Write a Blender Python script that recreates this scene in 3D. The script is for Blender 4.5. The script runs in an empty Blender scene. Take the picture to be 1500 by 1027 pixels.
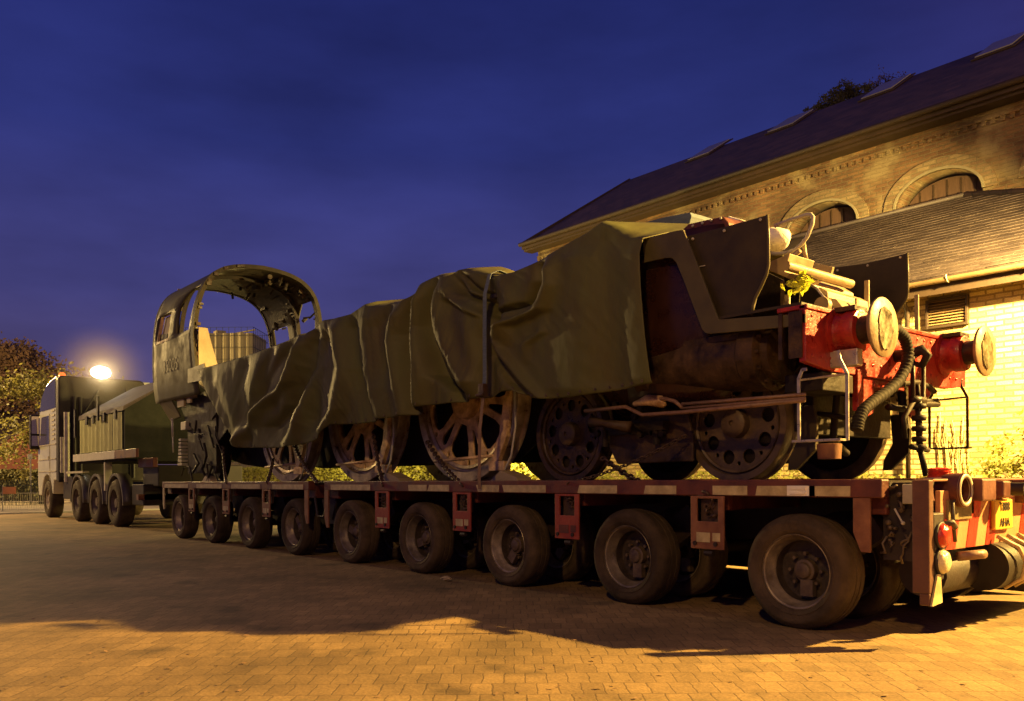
import bpy, bmesh, math, random
from mathutils import Vector, Matrix, noise
R = math.radians
random.seed(7)
S = bpy.context.scene
COL = S.collection
# ------------------------------------------------------------------ camera
F, PH, HZ, RL = 1233.7, R(49.88), 701.3, 0.006
CAM = Vector((3.082, -6.508, 1.017))
cd = bpy.data.cameras.new("camera"); cam = bpy.data.objects.new("camera", cd); COL.objects.link(cam)
cam.location = CAM
cam.rotation_euler = (Matrix.Rotation(PH, 3, 'Z') @ Matrix.Rotation(R(90), 3, 'X') @ Matrix.Rotation(-RL, 3, 'Z')).to_euler()
cd.sensor_width = 36; cd.lens = F/1500*36; cd.shift_y = (HZ-513.5)/1500; cd.clip_end = 2000; cd.clip_start = .05
S.camera = cam
# ------------------------------------------------------------------ night sky
W = bpy.data.worlds.new("World"); S.world = W; W.use_nodes = True
nt = W.node_tree; N = nt.nodes; L = nt.links; N.clear()
out = N.new('ShaderNodeOutputWorld'); bg = N.new('ShaderNodeBackground'); tc = N.new('ShaderNodeTexCoord')
sep = N.new('ShaderNodeSeparateXYZ'); L.new(tc.outputs['Generated'], sep.inputs[0])
rp = N.new('ShaderNodeValToRGB'); L.new(sep.outputs['Z'], rp.inputs[0])
cr = rp.color_ramp
cr.elements[0].position = 0.0; cr.elements[0].color = (.120, .075, .120, 1)
cr.elements[1].position = 1.0; cr.elements[1].color = (.008, .011, .075, 1)
for p, c in ((.07, (.088, .066, .155, 1)), (.2, (.046, .044, .162, 1)), (.36, (.020, .026, .138, 1)), (.55, (.011, .016, .105, 1))):
    e = cr.elements.new(p); e.color = c
nz = N.new('ShaderNodeTexNoise'); mp = N.new('ShaderNodeMapping'); mp.inputs['Scale'].default_value = (1, 1, 3.2)
L.new(tc.outputs['Generated'], mp.inputs[0]); L.new(mp.outputs[0], nz.inputs['Vector'])
nz.inputs['Scale'].default_value = 3.4; nz.inputs['Detail'].default_value = 5; nz.inputs['Roughness'].default_value = .5
mr = N.new('ShaderNodeMapRange'); mr.inputs[1].default_value = .3; mr.inputs[2].default_value = .7; mr.inputs[3].default_value = .80; mr.inputs[4].default_value = 1.32
L.new(nz.outputs[0], mr.inputs[0])
vm = N.new('ShaderNodeVectorMath'); vm.operation = 'SCALE'; L.new(rp.outputs[0], vm.inputs[0]); L.new(mr.outputs[0], vm.inputs['Scale'])
# town glow towards +X (right of the view)
mg = N.new('ShaderNodeMapRange'); mg.inputs[1].default_value = -.45; mg.inputs[2].default_value = .5; mg.inputs[3].default_value = 0; mg.inputs[4].default_value = 1
L.new(sep.outputs['X'], mg.inputs[0])
ad = N.new('ShaderNodeVectorMath'); ad.operation = 'MULTIPLY_ADD'
L.new(mg.outputs[0], ad.inputs[0]); ad.inputs[1].default_value = (.045, .012, .02); L.new(vm.outputs[0], ad.inputs[2])
L.new(ad.outputs[0], bg.inputs[0]); bg.inputs[1].default_value = 1.1; L.new(bg.outputs[0], out.inputs[0])
# ------------------------------------------------------------------ lamps of the yard and an added hall fill (all outside the picture but the work lamp on the lorry)
def lamp(name, loc, w, col, kind='POINT', target=None, ang=150, blend=.15, rad=.12):
    ld = bpy.data.lights.new(name, kind); o = bpy.data.objects.new(name, ld); COL.objects.link(o)
    o.location = loc; ld.energy = w; ld.color = col; ld.shadow_soft_size = rad
    if kind == 'SPOT':
        ld.spot_size = R(ang); ld.spot_blend = blend
        o.rotation_euler = (Vector(target)-Vector(loc)).to_track_quat('-Z', 'Y').to_euler()
    return o
SOD = (1.0, .50, .12)
lamp('flood_lamp_light', (7.4, 7.8, 7.9), 54000, (1.0, .59, .13), 'SPOT', (-.8, -3.6, 0), 70, .3)
lamp('hall_fill_light', (7.4, 7.3, 7.7), 3200, (1.0, .58, .16))  # added point light to brighten the hall wall outside the flood's cone
lamp('wall_lamp_light', (.4, 4.4, 4.3), 9500, (1.0, .70, .20), 'SPOT', (-3.2, 6.0, 2.4), 120, .5)
lamp('yard_lamp_light', (5.0, -13.0, 9.0), 2700, (1.0, .56, .17), 'SPOT', (-4.0, -1.2, 1.4), 72, .35, .25)
lamp('street_lamp_light', (-46, -4, 9), 14000, (1.0, .66, .22), rad=.25)
lamp('car_park_lamp_light', (-28, -9, 7.5), 6500, (1.0, .62, .22), 'SPOT', (-23, -1, 1.8), 84, .8, .25)
S.view_settings.view_transform = 'Standard'; S.view_settings.look = 'None'
S.view_settings.gamma = 1; S.view_settings.exposure = 0
# ------------------------------------------------------------------ helpers
def ray(x, y):
    dx, dy = x-750, y-513.5; c, s = math.cos(RL), math.sin(RL)
    x, y = 750+c*dx-s*dy, 513.5+s*dx+c*dy
    u, v = (x-750)/F, (HZ-y)/F; c, s = math.cos(PH), math.sin(PH)
    return Vector((c*u-s, s*u+c, v))
def aY(x, y, Y): d = ray(x, y); return CAM+d*((Y-CAM.y)/d.y)
def aX(x, y, X): d = ray(x, y); return CAM+d*((X-CAM.x)/d.x)
def aZ(x, y, Z): d = ray(x, y); return CAM+d*((Z-CAM.z)/d.z)

def mat(name, col, rough=.7, metal=0, var=.25, scale=6, col2=None, bump=.15, bscale=40, spec=.5, coat=0, emit=None, es=0, rvar=.0, stretch=(1, 1, 1), sharp=0, tint=0, leafy=False):
    m = bpy.data.materials.new(name); m.use_nodes = True
    n = m.node_tree.nodes; l = m.node_tree.links; b = n['Principled BSDF']
    b.inputs['Roughness'].default_value = rough; b.inputs['Metallic'].default_value = metal
    b.inputs['Specular IOR Level'].default_value = spec; b.inputs['Coat Weight'].default_value = coat; b.inputs['Coat Roughness'].default_value = .2
    t = n.new('ShaderNodeTexCoord'); mp = n.new('ShaderNodeMapping'); mp.inputs['Scale'].default_value = stretch
    oi = n.new('ShaderNodeObjectInfo'); om = n.new('ShaderNodeVectorMath'); om.operation = 'SCALE'; om.inputs[0].default_value = (31, 17, 23); l.new(oi.outputs['Random'], om.inputs['Scale'])
    oa = n.new('ShaderNodeVectorMath'); oa.operation = 'ADD'; l.new(t.outputs['Object'], oa.inputs[0]); l.new(om.outputs[0], oa.inputs[1])
    l.new(oa.outputs[0], mp.inputs[0])
    z = n.new('ShaderNodeTexNoise'); z.inputs['Scale'].default_value = scale; z.inputs['Detail'].default_value = 7; z.inputs['Roughness'].default_value = .62
    l.new(mp.outputs[0], z.inputs['Vector'])
    r = n.new('ShaderNodeValToRGB'); l.new(z.outputs[0], r.inputs[0])
    lo, hi = (.32, .68) if not sharp else (.5-sharp, .5+sharp)
    r.color_ramp.elements[0].position = lo; r.color_ramp.elements[1].position = hi
    c2 = col2 or tuple(min(1, c*(1+var)) for c in col); c1 = col if col2 else tuple(c*(1-var) for c in col)
    r.color_ramp.elements[0].color = (*c1, 1); r.color_ramp.elements[1].color = (*c2, 1)
    if tint:
        tm = n.new('ShaderNodeMapRange'); tm.inputs[3].default_value = 1-tint; tm.inputs[4].default_value = 1+tint; l.new(oi.outputs['Random'], tm.inputs[0])
        ts = n.new('ShaderNodeVectorMath'); ts.operation = 'SCALE'; l.new(r.outputs[0], ts.inputs[0]); l.new(tm.outputs[0], ts.inputs['Scale']); l.new(ts.outputs[0], b.inputs['Base Color'])
    else: l.new(r.outputs[0], b.inputs['Base Color'])
    if leafy:
        tr = n.new('ShaderNodeBsdfTranslucent'); l.new(r.outputs[0], tr.inputs[0]); mx = n.new('ShaderNodeMixShader'); mx.inputs[0].default_value = .5
        l.new(b.outputs[0], mx.inputs[1]); l.new(tr.outputs[0], mx.inputs[2]); l.new(mx.outputs[0], n['Material Output'].inputs[0])
    if rvar:
        q = n.new('ShaderNodeMapRange'); q.inputs[3].default_value = max(.05, rough-rvar); q.inputs[4].default_value = min(1, rough+rvar)
        q.inputs[1].default_value = .35; q.inputs[2].default_value = .65
        l.new(z.outputs[0], q.inputs[0]); l.new(q.outputs[0], b.inputs['Roughness'])
    if bump:
        z2 = n.new('ShaderNodeTexNoise'); z2.inputs['Scale'].default_value = bscale; z2.inputs['Detail'].default_value = 5; l.new(mp.outputs[0], z2.inputs['Vector'])
        bp = n.new('ShaderNodeBump'); bp.inputs['Strength'].default_value = bump; bp.inputs['Distance'].default_value = .02
        l.new(z2.outputs[0], bp.inputs['Height']); l.new(bp.outputs[0], b.inputs['Normal'])
    if emit:
        b.inputs['Emission Color'].default_value = (*emit, 1); b.inputs['Emission Strength'].default_value = es
    return m

class MB:
    def __init__(s): s.b = bmesh.new()
    def _v(s, co): return s.b.verts.new(co)
    def face(s, pts):
        try: return s.b.faces.new([s._v(p) for p in pts])
        except ValueError: pass
    def box(s, lo, hi, M=None):
        x0, y0, z0 = lo; x1, y1, z1 = hi
        P = [Vector(p) for p in ((x0, y0, z0), (x1, y0, z0), (x1, y1, z0), (x0, y1, z0), (x0, y0, z1), (x1, y0, z1), (x1, y1, z1), (x0, y1, z1))]
        if M: P = [M @ p for p in P]
        v = [s._v(p) for p in P]
        for f in ((0, 3, 2, 1), (4, 5, 6, 7), (0, 1, 5, 4), (1, 2, 6, 5), (2, 3, 7, 6), (3, 0, 4, 7)): s.b.faces.new([v[i] for i in f])
        return s
    def tube(s, pts, r, seg=8, cap=True):
        pts = [Vector(p) for p in pts]; n = len(pts)
        rr = r if isinstance(r, (list, tuple)) else [r]*n
        rings = []; up = None
        for i, p in enumerate(pts):
            t = (pts[min(i+1, n-1)]-pts[max(i-1, 0)])
            if t.length < 1e-9: t = Vector((0, 0, 1))
            t.normalize()
            if up is None: up = t.orthogonal().normalized()
            else:
                up = up - t*up.dot(t)
                up = up.normalized() if up.length > 1e-6 else t.orthogonal().normalized()
            w = t.cross(up)
            rings.append([s._v(p+(up*math.cos(2*math.pi*k/seg)+w*math.sin(2*math.pi*k/seg))*rr[i]) for k in range(seg)])
        for a, b in zip(rings, rings[1:]):
            for k in range(seg): s.b.faces.new((a[k], a[(k+1) % seg], b[(k+1) % seg], b[k]))
        if cap: s.b.faces.new(rings[0][::-1]); s.b.faces.new(rings[-1])
        return s
    def lathe(s, prof, origin, axis='Y', seg=32, closed=False, wob=0):
        o = Vector(origin); rings = []
        for (r, h) in prof:
            ring = []
            for k in range(seg):
                a = 2*math.pi*k/seg; c, q = math.cos(a)*r, math.sin(a)*r
                d = {'Y': (c, h, q), 'X': (h, c, q), 'Z': (c, q, h)}[axis]
                ring.append(s._v(o+Vector(d)))
            rings.append(ring)
        pr = list(zip(rings, rings[1:]))
        if closed: pr.append((rings[-1], rings[0]))
        for a, b in pr:
            for k in range(seg): s.b.faces.new((a[k], a[(k+1) % seg], b[(k+1) % seg], b[k]))
        if not closed:
            s.b.faces.new(rings[0][::-1]); s.b.faces.new(rings[-1])
        return s
    def prism(s, pts, d):          # planar polygon pts (3d) swept by vector d
        d = Vector(d); a = [s._v(p) for p in pts]; b = [s._v(Vector(p)+d) for p in pts]
        s.b.faces.new(a); s.b.faces.new(b[::-1]); n = len(a)
        for i in range(n): s.b.faces.new((a[i], b[i], b[(i+1) % n], a[(i+1) % n]))
        return s
    def sph(s, c, r, sc=(1, 1, 1), seg=12, rings=8):
        bmesh.ops.create_uvsphere(s.b, u_segments=seg, v_segments=rings, radius=r, matrix=Matrix.Translation(Vector(c)) @ Matrix.Diagonal((*sc, 1)))
        return s
    def build(s, name, m, parent=None, bevel=0, smooth=False, at=None, recalc=True, segs=2):
        org = Vector(at) if at is not None else (root_loc(parent) if parent else Vector((0, 0, 0)))
        if recalc: bmesh.ops.recalc_face_normals(s.b, faces=s.b.faces)
        bmesh.ops.translate(s.b, verts=s.b.verts, vec=-org)
        me = bpy.data.meshes.new(name); s.b.to_mesh(me); s.b.free()
        for mm in (m if isinstance(m, (list, tuple)) else [m]): me.materials.append(mm)
        if smooth:
            for p in me.polygons: p.use_smooth = True
            if smooth is not True: me.set_sharp_from_angle(angle=R(smooth))
        o = bpy.data.objects.new(name, me); COL.objects.link(o)
        if parent: o.parent = parent; o.location = org-root_loc(parent)
        else: o.location = org
        if bevel:
            bv = o.modifiers.new('bevel', 'BEVEL'); bv.width = bevel; bv.segments = segs; bv.limit_method = 'ANGLE'; bv.angle_limit = R(35)
        return o
def root_loc(o):
    v = Vector(o.location)
    while o.parent: o = o.parent; v += o.location
    return v
def thing(name, label, cat, loc=(0, 0, 0), group=None):
    o = bpy.data.objects.new(name, None); COL.objects.link(o); o.location = loc; o.empty_display_size = .2
    return tag(o, label, cat, group)
def tag(o, label, cat, group=None):
    o['label'] = label; o['category'] = cat
    if group: o['group'] = group
    return o
def struct(o): o['kind'] = 'structure'; return o
def plate(name, outline, holes, th, m, parent, tf, bevel=0):
    """flat plate with holes; outline in local (a,b); tf maps (a,b,c)->world"""
    cu = bpy.data.curves.new(name, 'CURVE'); cu.dimensions = '2D'; cu.fill_mode = 'BOTH'; cu.extrude = th/2
    for pl in [outline]+list(holes):
        sp = cu.splines.new('POLY'); sp.points.add(len(pl)-1); sp.use_cyclic_u = True
        for i, p in enumerate(pl): sp.points[i].co = (p[0], p[1], 0, 1)
    tmp = bpy.data.objects.new(name+'_tmp', cu); COL.objects.link(tmp)
    dg = bpy.context.evaluated_depsgraph_get(); me = bpy.data.meshes.new_from_object(tmp.evaluated_get(dg))
    bpy.data.objects.remove(tmp); bpy.data.curves.remove(cu)
    mb = MB(); mb.b.from_mesh(me); bpy.data.meshes.remove(me)
    bmesh.ops.remove_doubles(mb.b, verts=mb.b.verts, dist=1e-5)
    for v in mb.b.verts: v.co = tf(*v.co)
    if parent == 'mb': return mb
    return mb.build(name, m, parent, bevel=bevel)
def text_mb(body, size, tf, ext=.002):
    cu = bpy.data.curves.new('t', 'FONT'); cu.body = body; cu.size = size; cu.extrude = ext; cu.align_x = 'CENTER'; cu.align_y = 'CENTER'
    tmp = bpy.data.objects.new('t_tmp', cu); COL.objects.link(tmp)
    dg = bpy.context.evaluated_depsgraph_get(); me = bpy.data.meshes.new_from_object(tmp.evaluated_get(dg))
    bpy.data.objects.remove(tmp); bpy.data.curves.remove(cu)
    mb = MB(); mb.b.from_mesh(me); bpy.data.meshes.remove(me)
    for v in mb.b.verts: v.co = tf(*v.co)
    return mb
def copy_tree(o, parent=None, dloc=None):
    c = o.copy(); COL.objects.link(c)
    if parent is not None: c.parent = parent
    if dloc is not None: c.location = Vector(o.location)+Vector(dloc)
    for ch in list(o.children): copy_tree(ch, c)
    return c
def circ(cx, cy, r, n=20, sx=1, sy=1, rot=0):
    return [(cx+math.cos(2*math.pi*k/n+rot)*r*sx, cy+math.sin(2*math.pi*k/n+rot)*r*sy) for k in range(n)]

# ------------------------------------------------------------------ materials
M = {}
M['tyre'] = mat('tyre_rubber', (.060, .042, .026), .85, var=.45, scale=5, bump=.3, bscale=60, spec=.25, tint=.3)
M['rim'] = mat('wheel_rim_steel', (.11, .085, .06), .42, .3, col2=(.30, .25, .18), scale=8, rvar=.12, tint=.35)
M['dish'] = mat('greasy_wheel_dish', (.022, .015, .011), .6, col2=(.06, .042, .03), scale=16, bump=.4)
M['rimdark'] = mat('rim_dirty', (.05, .035, .028), .7, col2=(.12, .085, .06), scale=14)
M['hub'] = mat('hub_grease', (.07, .045, .03), .5, .2, col2=(.16, .12, .08), scale=14)
M['tred'] = mat('trailer_red_paint', (.055, .014, .010), .5, col2=(.15, .040, .024), scale=5, rvar=.15, bump=.12)
M['post'] = mat('grimy_post_red', (.085, .035, .022), .5, col2=(.15, .065, .04), scale=5, rvar=.1)
M['tdark'] = mat('trailer_dark_steel', (.010, .006, .005), .6, col2=(.028, .016, .013), scale=7)
M['cream'] = mat('reflective_cream', (.28, .22, .11), .45, col2=(.56, .47, .25), scale=10, rvar=.1)
M['pink'] = mat('rear_board_orange', (.46, .20, .085), .6, var=.15, scale=6)
M['tape_shade'] = mat('red_tape_and_shade', (.48, .03, .018), .35, var=.2)
M['lred'] = mat('buffer_beam_red', (.17, .010, .007), .38, col2=(.36, .024, .015), scale=9, rvar=.18, bump=.25)
M['black'] = mat('loco_black_grime', (.008, .006, .004), .6, col2=(.028, .018, .012), scale=6, rvar=.15, bump=.25, bscale=30, spec=.25)
M['gloss'] = mat('loco_black_oily', (.018, .006, .004), .3, spec=.4, col2=(.040, .014, .008), scale=4, rvar=.1, bump=.1, bscale=12)
M['deflect'] = mat('loco_dusty_black', (.026, .019, .010), .5, spec=.3, col2=(.056, .041, .021), scale=3, rvar=.1, bump=.06, bscale=30)
M['casing'] = mat('primer_olive', (.068, .056, .026), .45, spec=.3, col2=(.105, .088, .042), scale=3, rvar=.08, bump=.05)
M['dust'] = mat('dusty_brown_metal', (.012, .007, .005), .5, spec=.3, col2=(.085, .050, .028), scale=5, rvar=.2, bump=.6, bscale=14)
M['rust'] = mat('rusty_tan_metal', (.22, .12, .045), .6, col2=(.86, .62, .32), scale=7, rvar=.15, bump=.25)
M['wheelblk'] = mat('wheel_oily_black', (.016, .009, .006), .42, spec=.35, col2=(.075, .042, .024), scale=12, rvar=.15, bump=.4, bscale=25)
M['wheeltan'] = mat('wheel_dusty', (.055, .034, .020), .5, col2=(.13, .086, .05), scale=9, rvar=.15, bump=.2)
M['steel'] = mat('bright_steel', (.42, .38, .30), .35, .6, col2=(.60, .56, .46), scale=12, rvar=.12)
M['buff'] = mat('buffer_face', (.20, .135, .075), .5, .1, col2=(.30, .22, .13), scale=9, rvar=.1, bump=.15)
M['worn'] = mat('scuffed_steel', (.07, .058, .034), .4, .4, col2=(.20, .17, .10), scale=14, rvar=.15, bump=.12)
M['rubber'] = mat('black_rubber', (.012, .009, .007), .75, spec=.2, col2=(.025, .018, .013))
M['pipe'] = mat('brown_pipe', (.13, .07, .045), .45, col2=(.24, .14, .09), scale=20, rvar=.1)
M['sheet'] = mat('beige_sheet_metal', (.26, .19, .11), .45, col2=(.38, .29, .17), scale=6, rvar=.12)
M['cab'] = mat('cab_green_primer', (.040, .033, .017), .6, spec=.25, col2=(.072, .060, .030), scale=3.2, rvar=.12, bump=.08, bscale=14)
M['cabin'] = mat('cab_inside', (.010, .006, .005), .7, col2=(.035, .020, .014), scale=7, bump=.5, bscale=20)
M['pale'] = mat('pale_primer', (.30, .23, .12), .6, col2=(.42, .33, .19), scale=4)
M['white'] = mat('white_cloth_and_shine', (.80, .78, .70), .7, var=.06, scale=8, bump=.5, bscale=9)
M['ribm'] = mat('rib_grime', (.022, .018, .010), .6, spec=.25, col2=(.05, .04, .022), scale=6)
M['number'] = mat('number_paint', (.16, .14, .055), .6, col2=(.07, .06, .028), scale=40, sharp=.06, bump=0)
M['leaf'] = mat('leaves_yellow_green', (.38, .46, .03), .5, col2=(.62, .62, .06), scale=4, bump=0, leafy=True)
M['hedge'] = mat('hedge_leaves', (.16, .16, .03), .65, col2=(.34, .32, .07), scale=5, bump=0, leafy=True)
M['ltree'] = mat('spring_leaves', (.13, .12, .03), .65, col2=(.28, .25, .08), scale=3, bump=0, leafy=True)
M['bark'] = mat('bark', (.10, .075, .045), .9, var=.3, scale=5, stretch=(4, 4, 1))
M['barkb'] = mat('brown_twigs', (.20, .12, .07), .9, var=.4, scale=1)
M['barkd'] = mat('bark_dark', (.060, .040, .028), .9, var=.3, scale=5)
M['chain'] = mat('rusty_chain', (.035, .020, .013), .5, .3, col2=(.09, .05, .03), scale=15)
M['strap'] = mat('blue_webbing', (.10, .13, .17), .75, var=.2, scale=8, stretch=(1, 1, 8))
M['straplow'] = mat('soiled_webbing', (.20, .12, .07), .75, var=.2, scale=8)
M['slate'] = mat('slate_roof', (.050, .036, .040), .6, var=.3, scale=2)
M['fascia'] = mat('brown_fascia', (.040, .022, .012), .6, var=.2, scale=4)
M['timber'] = mat('brown_boards', (.085, .045, .030), .7, var=.2, scale=3, stretch=(12, 1, 1))
M['glassdk'] = mat('window_glass', (.05, .05, .06), .12, var=.1, bump=0)
M['skyl'] = mat('rooflight_glass', (.25, .25, .30), .3, var=.1, bump=0)
M['stone'] = mat('pale_arch_stone', (.21, .175, .11), .8, var=.15, scale=5)
M['silver'] = mat('cab_silver_paint', (.52, .53, .42), .35, .2, var=.12, scale=2, coat=.5)
M['vdark'] = mat('lorry_black', (.012, .009, .008), .5, col2=(.024, .018, .014), scale=3, spec=.3)
M['mirror'] = mat('mirror_glass', (.7, .62, .5), .06, 1, var=.02, bump=0)
M['mud'] = mat('mudguard_plastic', (.055, .045, .032), .45, var=.2)
M['canvas'] = mat('grey_green_canvas', (.018, .020, .014), .85, spec=.2, col2=(.032, .034, .024), scale=3, bump=.2, bscale=8)
M['canvtop'] = mat('canvas_sky_tint', (.075, .055, .055), .8, var=.2, scale=3, bump=.2)  # mauve skylight put into the colour of the canvas top
M['curtain'] = mat('yellow_green_curtain', (.36, .37, .13), .65, var=.2, scale=4, stretch=(3, 1, 1))
M['grey'] = mat('pale_grey_metal', (.42, .40, .34), .6, var=.12, scale=6)
M['worklamp'] = mat('work_lamp_glass', (.9, .9, .8), .3, emit=(1, .90, .62), es=26, bump=0)
M['amber'] = mat('amber_lens', (.8, .18, .03), .2, emit=(1, .16, .03), es=1.6, bump=0)
M['rlens'] = mat('red_lens', (.55, .04, .02), .18, var=.2, bump=.3, bscale=60)
M['wlens'] = mat('clear_lens', (.70, .62, .36), .2, var=.1, bump=.4, bscale=60)
M['plate'] = mat('plate_yellow', (.72, .46, .06), .4, var=.06, bump=0)
M['ink'] = mat('plate_black', (.05, .035, .02), .5, bump=0)
M['iron'] = mat('railing_iron', (.030, .040, .030), .6, bump=0)
M['galv'] = mat('galvanised', (.40, .37, .28), .5, .3, bump=0)
M['orange'] = mat('orange_board', (.60, .24, .08), .6, var=.1, bump=0)
M['tank'] = mat('tank_cladding', (.34, .28, .13), .6, col2=(.45, .38, .2), scale=.4, stretch=(3, 3, .3))
M['housered'] = mat('far_brick', (.13, .040, .028), .8, var=.2, scale=2)
M['roofd'] = mat('far_roof', (.045, .025, .025), .8, var=.2, scale=2)
M['gravel'] = mat('pale_concrete', (.38, .31, .22), .9, var=.12, scale=.6)

def brick_mat(name, c1, c2, mortar, bw=.225, bh=.075, ms=.010, swz='XZ', rot=0, bump=.6, rough=.85, stain=None, off=.5, vary=.5, big=False):
    m = bpy.data.materials.new(name); m.use_nodes = True
    n = m.node_tree.nodes; l = m.node_tree.links; b = n['Principled BSDF']; b.inputs['Roughness'].default_value = rough
    g = n.new('ShaderNodeNewGeometry'); sp = n.new('ShaderNodeSeparateXYZ'); cb = n.new('ShaderNodeCombineXYZ')
    l.new(g.outputs['Position'], sp.inputs[0])
    a = {'XZ': ('X', 'Z'), 'YZ': ('Y', 'Z'), 'XY': ('X', 'Y')}[swz]
    l.new(sp.outputs[a[0]], cb.inputs[0]); l.new(sp.outputs[a[1]], cb.inputs[1])
    mp = n.new('ShaderNodeMapping'); mp.inputs['Rotation'].default_value = (0, 0, rot); l.new(cb.outputs[0], mp.inputs[0])
    wn = n.new('ShaderNodeTexNoise'); wn.inputs['Scale'].default_value = 9; wn.inputs['Detail'].default_value = 4
    l.new(g.outputs['Position'], wn.inputs['Vector'])
    ws = n.new('ShaderNodeVectorMath'); ws.operation = 'MULTIPLY_ADD'; ws.inputs[1].default_value = (.03, .03, 0) if big else (.022, .018, 0); l.new(wn.outputs['Color'], ws.inputs[0]); l.new(mp.outputs[0], ws.inputs[2])
    t = n.new('ShaderNodeTexBrick'); l.new(ws.outputs[0], t.inputs['Vector'])
    t.inputs['Scale'].default_value = 1; t.inputs['Brick Width'].default_value = bw; t.inputs['Row Height'].default_value = bh
    t.inputs['Mortar Size'].default_value = ms; t.inputs['Mortar Smooth'].default_value = .3; t.offset = off
    t.inputs['Color1'].default_value = (*c1, 1); t.inputs['Color2'].default_value = (*c2, 1); t.inputs['Mortar'].default_value = (*mortar, 1)
    z = n.new('ShaderNodeTexNoise'); z.inputs['Scale'].default_value = .9; z.inputs['Detail'].default_value = 8; z.inputs['Roughness'].default_value = .65
    l.new(g.outputs['Position'], z.inputs['Vector'])
    mr = n.new('ShaderNodeMapRange'); mr.inputs[1].default_value = .3; mr.inputs[2].default_value = .7
    mr.inputs[3].default_value = 1-vary*.6; mr.inputs[4].default_value = 1+vary*.5; l.new(z.outputs[0], mr.inputs[0])
    z3 = n.new('ShaderNodeTexNoise'); z3.inputs['Scale'].default_value = 60; z3.inputs['Detail'].default_value = 3; l.new(g.outputs['Position'], z3.inputs['Vector'])
    mr2 = n.new('ShaderNodeMapRange'); mr2.inputs[1].default_value = .3; mr2.inputs[2].default_value = .7; mr2.inputs[3].default_value = .8; mr2.inputs[4].default_value = 1.2; l.new(z3.outputs[0], mr2.inputs[0])
    mu = n.new('ShaderNodeMath'); mu.operation = 'MULTIPLY'; l.new(mr.outputs[0], mu.inputs[0]); l.new(mr2.outputs[0], mu.inputs[1])
    if big:   # broad worn and stained areas, tyre-darkened lanes
        zb = n.new('ShaderNodeTexNoise'); zb.inputs['Scale'].default_value = .33; zb.inputs['Detail'].default_value = 9; zb.inputs['Roughness'].default_value = .7; l.new(g.outputs['Position'], zb.inputs['Vector'])
        mb_ = n.new('ShaderNodeMapRange'); mb_.inputs[1].default_value = .38; mb_.inputs[2].default_value = .62; mb_.inputs[3].default_value = .6; mb_.inputs[4].default_value = 1.12; l.new(zb.outputs[0], mb_.inputs[0])
        m2 = n.new('ShaderNodeMath'); m2.operation = 'MULTIPLY'; l.new(mu.outputs[0], m2.inputs[0]); l.new(mb_.outputs[0], m2.inputs[1]); mu = m2
        zo = n.new('ShaderNodeTexNoise'); zo.inputs['Scale'].default_value = 1.6; zo.inputs['Detail'].default_value = 4; l.new(g.outputs['Position'], zo.inputs['Vector'])
        mo = n.new('ShaderNodeMapRange'); mo.inputs[1].default_value = .60; mo.inputs[2].default_value = .68; mo.inputs[3].default_value = 1; mo.inputs[4].default_value = .58; l.new(zo.outputs[0], mo.inputs[0])
        m3 = n.new('ShaderNodeMath'); m3.operation = 'MULTIPLY'; l.new(mu.outputs[0], m3.inputs[0]); l.new(mo.outputs[0], m3.inputs[1]); mu = m3
    sc = n.new('ShaderNodeVectorMath'); sc.operation = 'SCALE'; l.new(t.outputs['Color'], sc.inputs[0]); l.new(mu.outputs[0], sc.inputs['Scale'])
    src = sc.outputs[0]
    if stain:
        z4 = n.new('ShaderNodeTexNoise'); z4.inputs['Scale'].default_value = 1.7; z4.inputs['Detail'].default_value = 6; l.new(g.outputs['Position'], z4.inputs['Vector'])
        m4 = n.new('ShaderNodeMapRange'); m4.inputs[1].default_value = .52; m4.inputs[2].default_value = .66; l.new(z4.outputs[0], m4.inputs[0])
        mx = n.new('ShaderNodeMix'); mx.data_type = 'RGBA'; l.new(m4.outputs[0], mx.inputs['Factor']); l.new(src, mx.inputs['A']); mx.inputs['B'].default_value = (*stain, 1); src = mx.outputs['Result']
    l.new(src, b.inputs['Base Color'])
    iv = n.new('ShaderNodeMath'); iv.operation = 'SUBTRACT'; iv.inputs[0].default_value = 1; l.new(t.outputs['Fac'], iv.inputs[1])
    ad = n.new('ShaderNodeMath'); ad.operation = 'MULTIPLY_ADD'; l.new(z3.outputs[0], ad.inputs[0]); ad.inputs[1].default_value = .5; l.new(iv.outputs[0], ad.inputs[2])
    bp = n.new('ShaderNodeBump'); bp.inputs['Strength'].default_value = bump; bp.inputs['Distance'].default_value = .012; l.new(ad.outputs[0], bp.inputs['Height']); l.new(bp.outputs[0], b.inputs['Normal'])
    return m
M['pave'] = brick_mat('block_paving', (.21, .135, .060), (.29, .190, .085), (.145, .092, .042), .108, .215, .0045, 'XY', -PH, bump=.35, rough=.8, vary=.7, big=True)
M['brick1'] = brick_mat('buff_brick', (.72, .58, .27), (.40, .27, .10), (.28, .19, .08), ms=.014, bump=1.0, vary=.45)
M['brick2'] = brick_mat('weathered_red_brick', (.19, .105, .048), (.105, .052, .026), (.14, .095, .05), ms=.014, bump=1.0, stain=(.24, .18, .095), vary=1.0)
M['archb'] = brick_mat('arch_brick', (.25, .18, .095), (.17, .105, .055), (.17, .13, .07), ms=.013, bump=.8, vary=.8)
M['slates'] = brick_mat('slate_courses', (.105, .060, .045), (.050, .030, .026), (.020, .014, .016), .30, .17, .006, 'XY', bump=.5, rough=.6)
M['tile2'] = mat('annexe_slates', (.035, .025, .025), .5, col2=(.075, .050, .042), scale=2.5, rvar=.15, bump=.3, bscale=25)

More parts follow.
